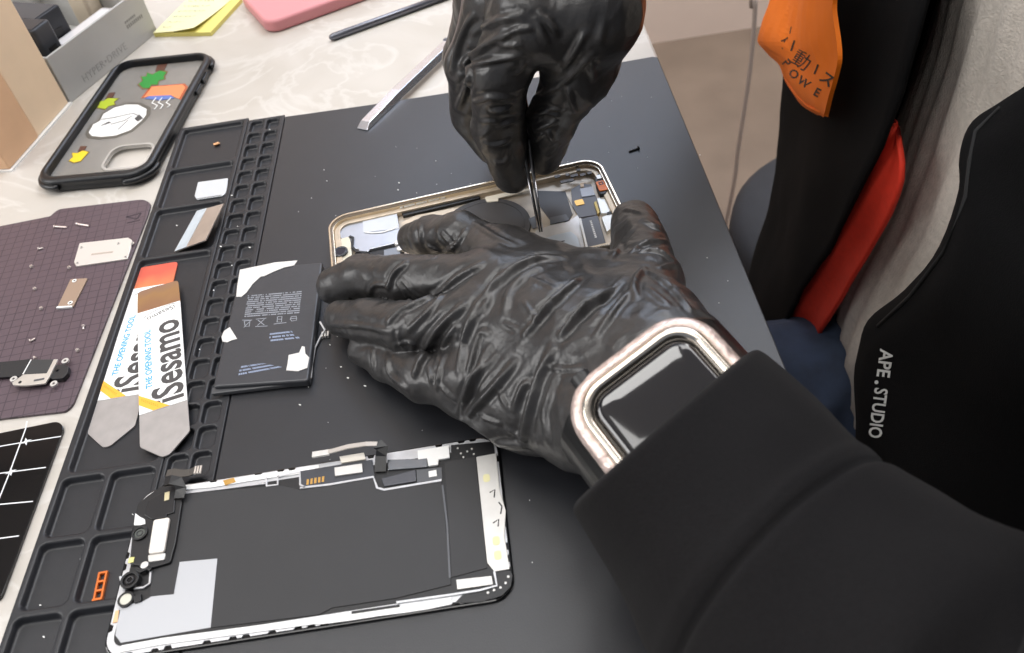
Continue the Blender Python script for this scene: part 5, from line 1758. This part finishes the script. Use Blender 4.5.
jk.add(left_front.v, left_front.f).add(right_front.v, right_front.f)
# yoke over the shoulders
yoke = loft([[np.array([cx_, -130 + ry_ * math.cos(a_), zz_]) + np.array([rx_ * math.sin(a_), 0, 0]) for a_ in np.linspace(0, 2 * math.pi, 49)[:-1]] for cx_, rx_, ry_, zz_ in ((520, 98, 205, 215), (520, 96, 215, 262), (520, 86, 180, 300), (515, 66, 90, 322), (512, 62, 74, 345))])
jk.add(yoke.v, yoke.f)
jacket = jk.build('jacket', M_jacket, person, smooth=True, origin=PO)
jk_bvh = BVHTree.FromPolygons(jk.v, jk.f)
sl = sleeve(keysL, True, foldsL, 'sleeve').build('sleeve', M_sleeve, jacket, smooth=True, origin=PO)
sl['label'] = 'black cotton sleeve with a wide seamed cuff over the watch'
dR = (WRR - ELR) / np.linalg.norm(WRR - ELR)
keysR = [(WRR + dR * (-14), (22, 20, 22), (14, -30, 18)), (WRR * 0.6 + ELR * 0.4, (26, 24, 26), (16, -36, 20)), (ELR, (40, 10, 36), (10, -46, 26)), (ELR * 0.45 + SHR * 0.55, (44, 30, -10), (-26, 44, 16)), (SHR + np.array([8, -4, 8]), (44, 36, -8), (-20, 46, 30)), ((524, -20, 258), (52, 20, -8), (-10, 40, 44))]
keysR[2] = (ELR, (40, 20, 30), (-20, 30, 34)); keysR[0] = (keysR[0][0], (24, 22, 22), (-16, 26, -6)); keysR[1] = (keysR[1][0], (30, 24, 24), (-20, 32, 2))
sleeve(keysR, True, lambda t_, a_: 1.6 * math.sin(7 * (t_ * 5 + 0.5 * math.sin(a_))), 'sleeve').build('sleeve', M_sleeve, jacket, smooth=True, origin=PO)
# red lining of the right front
linpx = [(905, -60), (905, 0), (904, 60), (894, 118), (900, 180), (871, 245), (842, 298), (815, 340), (795, 375)]
rl = []
for (u, v, x), (lu, lv_) in zip(edgeR[2:], linpx):
    E = atx(u, v, x + 3.5)
    Lp = atx(lu, lv_, x + 9)
    rl.append([E + np.array([0, 10, 0]), E, E * 0.5 + Lp * 0.5 + np.array([3, 0, 0]), Lp])
panel_mesh(rl[3:], n_sub=4).build('lining', M_red, jacket, smooth=True, origin=PO)['label'] = 'red lining'

# orange tag with its lettering
tl = [(786, -40), (777, -15), (771, 5), (764, 22), (757, 41), (768, 54), (779, 65), (785, 82), (796, 99), (809, 111), (823, 117)]
tr = [(836, -40), (834, -15), (832, 5), (834, 25), (837, 45), (838.5, 60), (837, 74), (834.5, 88), (831, 101), (828, 110), (825, 116)]
tagrows = []
for (a_, b_), (c_, d_) in zip(tl, tr):
    tagrows.append([atx(a_ + (c_ - a_) * f_, b_ + (d_ - b_) * f_, 388 + 26 * (1 - f_) ** 2.2) for f_ in (0, 0.3, 0.65, 1.0)])
tm = panel_mesh(tagrows, n_sub=5)
tag_mb = MB()
tag_mb.add(tm.v, tm.f, 0)
tag_bvh = BVHTree.FromPolygons(tm.v, tm.f)
def on_surface(bvh, u, v, lift_=0.5):
    d_ = Vector(ray(u, v)).normalized()
    h_ = bvh.ray_cast(Vector(CAM_POS), d_)
    if h_[0] is None:
        return None
    return h_[0] - d_ * lift_
def letter_on(mb, bvh, body, size, origin, direction, up, mi=0, bold=False, lift_=1.3):
    """lettering laid on cloth: text axes given on the photograph"""
    t_ = MB().text(body, size, Matrix.Identity(4), bold=bold)
    vs = []
    for p in t_.v:
        u = origin[0] + direction[0] * p[0] + up[0] * p[1]
        v = origin[1] + direction[1] * p[0] + up[1] * p[1]
        h_ = on_surface(bvh, u, v, lift_)
        vs.append(h_)
    ok = {i for i, h_ in enumerate(vs) if h_ is not None}
    mp = {}
    vv = []
    for i in sorted(ok):
        mp[i] = len(vv)
        vv.append(tuple(vs[i]))
    ff = [tuple(mp[i] for i in f_) for f_ in t_.f if all(i in ok for i in f_)]
    mb.add(vv, ff, mi)
ang = math.radians(33)
dr, upv = (math.cos(ang), math.sin(ang)), (math.sin(ang), -math.cos(ang))
def along(s_, o_):
    return (796 + s_ * dr[0] - o_ * upv[0], 50 + s_ * dr[1] - o_ * upv[1])
letter_on(tag_mb, tag_bvh, '動', 19, (790, 61), dr, upv, 1, False)
letter_on(tag_mb, tag_bvh, 'ス', 15, (818, 79), (math.cos(ang + .05), math.sin(ang + .05)), (math.sin(ang + .05), -math.cos(ang + .05)), 1, True)
letter_on(tag_mb, tag_bvh, 'ー', 12, (814, 62), (-0.36, 0.93), (0.93, 0.36), 1, True)
letter_on(tag_mb, tag_bvh, 'ー', 13, (790, 38), (-0.32, 0.95), (0.95, 0.32), 1, True)
letter_on(tag_mb, tag_bvh, '亻', 15, (779, 45), (0.75, 0.66), (0.3, -0.95), 1, False)
letter_on(tag_mb, tag_bvh, 'ー', 9, (788, 25), (-0.2, 0.98), (0.98, 0.2), 1, False)
for ch, o_, an in (('P', (781.5, 63), 50), ('O', (787.5, 74), 40), ('W', (796.5, 82), 35), ('E', (812.5, 94.5), 28)):
    r_ = math.radians(an)
    letter_on(tag_mb, tag_bvh, ch, 12.0, o_, (math.cos(r_), math.sin(r_)), (math.sin(r_), -math.cos(r_)), 1, True)
M_tagink = mat('tag_ink', (38, 26, 18), 0.6)
tag_o = tag_mb.build('cloth_tag', [M_orange, M_tagink], jacket, smooth=False, origin=PO)
tag_o['label'] = 'orange cloth tag with dark lettering'
b = MB()
hem = [on_surface(tag_bvh, u, v, 0.6) for u, v in ((779.5, 67), (786, 80), (796, 95), (808, 106.5), (820, 112))]
b.tube([tuple(h_) for h_ in hem if h_ is not None], 0.9, 8)
b.build('tag_hem', mat('orange_hem', (236, 112, 14), 0.7), jacket, smooth=True, origin=PO)
# vertical lettering on the left front
lt = MB()
letter_on(lt, jk_bvh, 'APE', 18.5, (880.5, 349), (-0.135 * 0.89, 0.99 * 0.89), (0.99, 0.135), 0, True, 0.7)
letter_on(lt, jk_bvh, '.', 24, (875.6, 379.5), (-0.135, 0.99), (0.99, 0.135), 0, True, 0.7)
letter_on(lt, jk_bvh, 'STUDIO', 18.5, (875.2, 387.3), (-0.135 * 0.76, 0.99 * 0.76), (0.99, 0.135), 0, True, 0.7)
M_let = mat('pale_print_cloth', (206, 208, 206), 0.6)
lt.build('lettering', M_let, jacket, origin=PO)['label'] = 'pale APE.STUDIO lettering'
# edge piping on the left front
b = MB()
pp_ = []
for u, v in ((1000, 108), (976, 131), (970, 160), (966, 196), (944, 252), (910, 296), (878, 326)):
    h_ = on_surface(jk_bvh, u, v, 0.3)
    if h_ is not None:
        pp_.append(tuple(h_))
if len(pp_) > 2:
    b.tube(pp_, 1.0, 8)
    b.build('edge_seam', mat('jacket_seam', (22, 22, 23), 0.8), jacket, smooth=True, origin=PO)

# grey ribbed knit top
rings = []
for i in range(80):
    z = -236 + (330 + 236) * i / 79
    t_ = i / 79
    fx = 415 + 18 * min(1, t_ * 2.2) + 12 * t_ - (10 * math.exp(-((t_ - 0.12) / 0.12) ** 2))
    rx, ry = 92 - 10 * t_, 162 - 12 * t_
    if t_ > 0.86:
        g_ = (t_ - 0.86) / 0.14
        rx, ry, fx = rx - 40 * g_, ry - 92 * g_, fx + 34 * g_
    ring = []
    for j in range(240):
        a_ = 2 * math.pi * j / 240
        rib = 1.3 * math.cos(a_ * 48) if z > -205 else 0.9 * math.cos(a_ * 120)
        fold = 4.0 * noise.noise(Vector((math.cos(a_) * 2.2, math.sin(a_) * 2.2, z * 0.006))) + 2.0 * noise.noise(Vector((math.cos(a_) * 6, math.sin(a_) * 6, z * 0.02)))
        c_, s_ = math.cos(a_), math.sin(a_)
        ring.append(np.array([fx + rx - (rx + rib + fold) * c_, -130 + (ry + rib + fold) * s_, z]))
    rings.append(ring)
kb = loft(rings)
# turn the hem in
kb.add([tuple(np.array([fx, 0, 0]) * 0 + p * 1.0) for p in rings[0]], [])
kb.build('knit_top', M_knit, person, smooth=True, origin=PO)
# jeans and shoes
fj = Field((170, -340, -760), (660, 70, -150), 6.0)
fj.chain([(520, -130, -215), (540, -130, -270)], [80, 84], 20)
for sy in (-1, 1):
    hip, knee, ank = (525, -145 + sy * 68, -258), (250, -152 + sy * 62, -262), (290, -150 + sy * 70, -690)
    fj.chain([hip, (370, -150 + sy * 62, -256), knee], [72, 66, 60], 8)
    fj.chain([knee, (270, -150 + sy * 66, -480), ank], [60, 54, 44], 14)
V, F = fj.mesh()
V = smooth_mesh(V, F, 2)
V = organic(V, F, 7.0, 0.018, seed=6.0)
skin_build('jeans', V, F, M_denim, person, PO)
for sy in (-1, 1):
    fs = Field((120, -130 + sy * 90 - 60, -752), (360, -130 + sy * 90 + 60, -640), 4.0)
    fs.chain([(310, -130 + sy * 90, -712), (220, -130 + sy * 92, -718), (165, -130 + sy * 94, -724)], [38, 36, 26], 12)
    fs.cone((300, -130 + sy * 90, -712), (292, -130 + sy * 90, -672), 38, 40, 10)
    fs.plane((0, 0, -749), (0, 0, -1))
    V, F = fs.mesh()
    skin_build('shoe', smooth_mesh(V, F, 2), F, M_blackmt, person, PO)

# ------------------------------------------------------------------ watch over the glove, half under the cuff
A_, B_ = at(551, 402, 69), at(687, 298, 86)
ux = (B_ - A_) / np.linalg.norm(B_ - A_)
vv_ = np.array([0.42, -0.86, -0.27])
vv_ = vv_ - ux * (vv_ @ ux)
vv_ /= np.linalg.norm(vv_)
nn_ = np.cross(vv_, ux)
nn_ *= -1 if nn_[2] < 0 else 1
HL, HV = float(np.linalg.norm(B_ - A_)) / 2, 22.5
wc = (A_ + B_) / 2 + vv_ * HV + nn_ * 2.0
Rm = Matrix((ux, -vv_, nn_)).transposed()
watch = thing('smartwatch', 'smartwatch with a rose and silver bumper on the gloved wrist, half under the cuff', 'watch', tuple(wc), rot=Rm.to_euler())
M_rose = mat('rose_glitter', (216, 196, 188), 0.25, metal=0.5, noise_amt=0.3, noise_scale=260, bump=0.5, bump_scale=500)
M_chrome = mat('pale_chrome', (212, 204, 192), 0.16, metal=0.95)
def wr_(d_, z):
    return [(p[0], p[1], z) for p in rrect(-HL + d_, -HV + d_, HL - d_, HV - d_, max(4, 15 - d_), 10)]
b = MB()
b.stack([wr_(3.0, -9), wr_(0.6, -8), wr_(0.0, -5), wr_(0.2, -2), wr_(1.4, -0.3), wr_(3.4, 0.2), wr_(4.4, -0.6), wr_(4.6, -6)], cap0=True, cap1=False)
b.build('bumper', M_rose, watch, smooth=True)
b = MB()
b.stack([wr_(3.6, -5), wr_(3.7, -0.2), wr_(4.3, 1.0), wr_(5.4, 1.6), wr_(6.6, 1.3), wr_(7.8, 0.2), wr_(8.2, -0.8), wr_(8.3, -5)], cap0=False, cap1=False)
b.build('bezel', M_chrome, watch, smooth=True)
b = MB()
b.stack([wr_(8.1, -1.6), wr_(8.3, -0.5), wr_(9.2, 0.15), wr_(10.5, 0.45), wr_(12.5, 0.72), wr_(15, 0.9), wr_(17.5, 0.98)], cap0=True, cap1=True)
b.build('screen', mat('watch_glass', (12, 12, 18), 0.05, spec=0.7, coat=0.5), watch, smooth=True)
b = MB()
for k_, r_ in ((0, 3.4),):
    c_ = [(math.cos(2 * math.pi * i / 20), math.sin(2 * math.pi * i / 20)) for i in range(20)]
    b.stack([[(-HL * 0.55 + r_ * a_, HV - 2 + y_, -4.0 + r_ * c2 * 0.9) for a_, c2 in c_] for y_ in (0, 3.4, 4.2)])
b.build('crown', M_blackpl, watch, bevel=0.4)
M_band = mat('black_band', (20, 20, 21), 0.3)
for sgn in (-1, 1):
    pts = []
    for t_ in np.linspace(0, 1, 14):
        a_ = t_ * math.radians(150)
        pts.append((sgn * (HL - 4 + 9.5 * math.sin(min(a_, math.pi / 2)) - (14 * (t_ - 0.6) if t_ > 0.6 else 0)), 0, -4.5 - 42 * t_ ** 1.15))
    lv = []
    for i, p in enumerate(pts):
        q0, q1 = np.array(pts[max(i - 1, 0)]), np.array(pts[min(i + 1, len(pts) - 1)])
        d_ = (q1 - q0) / np.linalg.norm(q1 - q0)
        nrm = np.array([-d_[2], 0, d_[0]])
        p = np.array(p)
        w_ = 17 - 2 * i / 13
        lv.append([tuple(p + nrm * 1.6 + np.array([0, w_, 0])), tuple(p + nrm * 1.6 - np.array([0, w_, 0])), tuple(p - nrm * 1.6 - np.array([0, w_, 0])), tuple(p - nrm * 1.6 + np.array([0, w_, 0]))])
    b = MB()
    b.stack(lv)
    b.build('strap', M_band, watch, bevel=0.8)

# ------------------------------------------------------------------ stools and hanging cord
def stool(x, y, label, grp, low=1.0):
    t_ = thing('padded_stool', label, 'stool', (x, y, -750), 0, grp)
    b_ = MB()
    n_ = 48
    c_ = [(math.cos(2 * math.pi * i / n_), math.sin(2 * math.pi * i / n_)) for i in range(n_)]
    b_.stack([[(r_ * p, r_ * q, z) for p, q in c_] for r_, z in ((134, 398), (146, 404), (151, 422), (149, 440), (138, 452), (104, 456), (40, 456))])
    b_.build('cushion', mat('charcoal_cushion', (44, 46, 52), 0.75, noise_amt=0.1, noise_scale=60, bump=0.2, bump_scale=600), t_, smooth=True)
    MB().cyl(0, 0, 392, 398, 136, 48).build('white_rim', mat('stool_white', (214, 204, 196), 0.5), t_)
    MB().cyl(0, 0, 368, 392, 132, 48, r1=134).build('seat_base', mat('stool_brown', (142, 98, 76), 0.5), t_)
    for k_ in range(4):
        a_ = math.pi / 4 + k_ * math.pi / 2
        MB().tube([(105 * math.cos(a_), 105 * math.sin(a_), 370), (132 * math.cos(a_), 132 * math.sin(a_), 0)], [15, 11], 12).build('leg', mat('stool_brown', (142, 98, 76), 0.5), t_, smooth=True)
    t_.scale = (1, 1, low)
    return t_
stool(566, 176, 'round charcoal-cushioned stool on the floor just beyond the jacket', 'stools', 0.975)
stool(545, -130, 'round charcoal-cushioned stool under the seated person', 'stools', 0.85)

cp = [aty(756, -80, 560), aty(755.5, 0, 556), aty(751, 60, 552), aty(745, 105, 550), aty(738, 150, 548), aty(733, 188, 546)]
top = cp[0].copy()
top[2] = 1950
mid_ = (top + cp[0]) / 2 + np.array([4, 3, 0])
low = cp[-1] + np.array([-20, 6, -190])
cord = MB()
keys = [top, mid_] + cp + [low]
cord.tube([tuple(spline(keys, i / 60)) for i in range(61)], 3.0, 10)
co = cord.build('hanging_cord', mat('milky_cord', (206, 190, 180), 0.35, alpha=0.85), None, smooth=True, origin=top)
tag(co, 'thin milky white cord hanging from above behind the bench', 'cord')

# ------------------------------------------------------------------ light and camera
def area(name, loc, size, energy, target, col=(1, 1, 1), sy=None):
    l_ = bpy.data.lights.new(name, 'AREA')
    l_.energy = energy
    l_.color = col
    l_.size = size
    if sy:
        l_.shape = 'RECTANGLE'
        l_.size_y = sy
    o_ = bpy.data.objects.new(name, l_)
    COL.objects.link(o_)
    o_.location = loc
    o_.rotation_euler = (Vector(target) - Vector(loc)).to_track_quat('-Z', 'Y').to_euler()
    return o_
area('ceiling_panel_light', (-0.55, 0.1, 1.9), 1.2, 17, (-0.55, 0.1, 0), (1.0, 0.985, 0.96), 0.6)
area('ceiling_panel_light', (0.75, 0.35, 1.9), 1.2, 13, (0.75, 0.35, 0), (1.0, 0.985, 0.97), 0.6)
area('ceiling_panel_light', (-0.3, -1.0, 1.9), 1.2, 12, (-0.3, -1.0, 0), (1.0, 0.985, 0.96), 0.6)
area('ceiling_panel_light', (1.35, 0.95, 1.9), 1.2, 22, (1.35, 0.85, 0), (1.0, 0.985, 0.97), 0.6)  # extra lamp added out of view to brighten the back wall and floor
area('side_fill_light', (-1.9, -0.5, 1.1), 1.4, 30, (0.4, -0.1, 0.0), (1.0, 0.98, 0.96), 1.0)  # added fill lamp, no window here: brightens the person's front from the side
area('window_light', (0.62, 1.37, 1.3), 1.5, 20, (0.62, 0.0, 1.2), (0.58, 0.75, 1.0), 0.8)
wd = bpy.data.worlds.new('room_light')
SC.world = wd
wd.use_nodes = True
wd.node_tree.nodes['Background'].inputs[0].default_value = (0.80, 0.86, 1.0, 1)
wd.node_tree.nodes['Background'].inputs[1].default_value = 0.28

cam = bpy.data.cameras.new('camera')
co = bpy.data.objects.new('camera', cam)
COL.objects.link(co)
cam.sensor_fit = 'HORIZONTAL'
cam.sensor_width = 36.0
cam.lens = FPX / W * 36.0
cam.clip_start = 0.01
cam.clip_end = 50
m4 = Matrix(CAM_ROT.tolist()).to_4x4()
m4.translation = Vector(CAM_POS) * MM
co.matrix_world = m4
cam.dof.use_dof = True
cam.dof.focus_distance = 0.40
cam.dof.aperture_fstop = 18.0
SC.camera = co
SC.view_settings.view_transform = 'Standard'
SC.view_settings.look = 'None'
SC.view_settings.gamma = 1.0
SC.view_settings.use_curve_mapping = False
SC.view_settings.exposure = -0.1
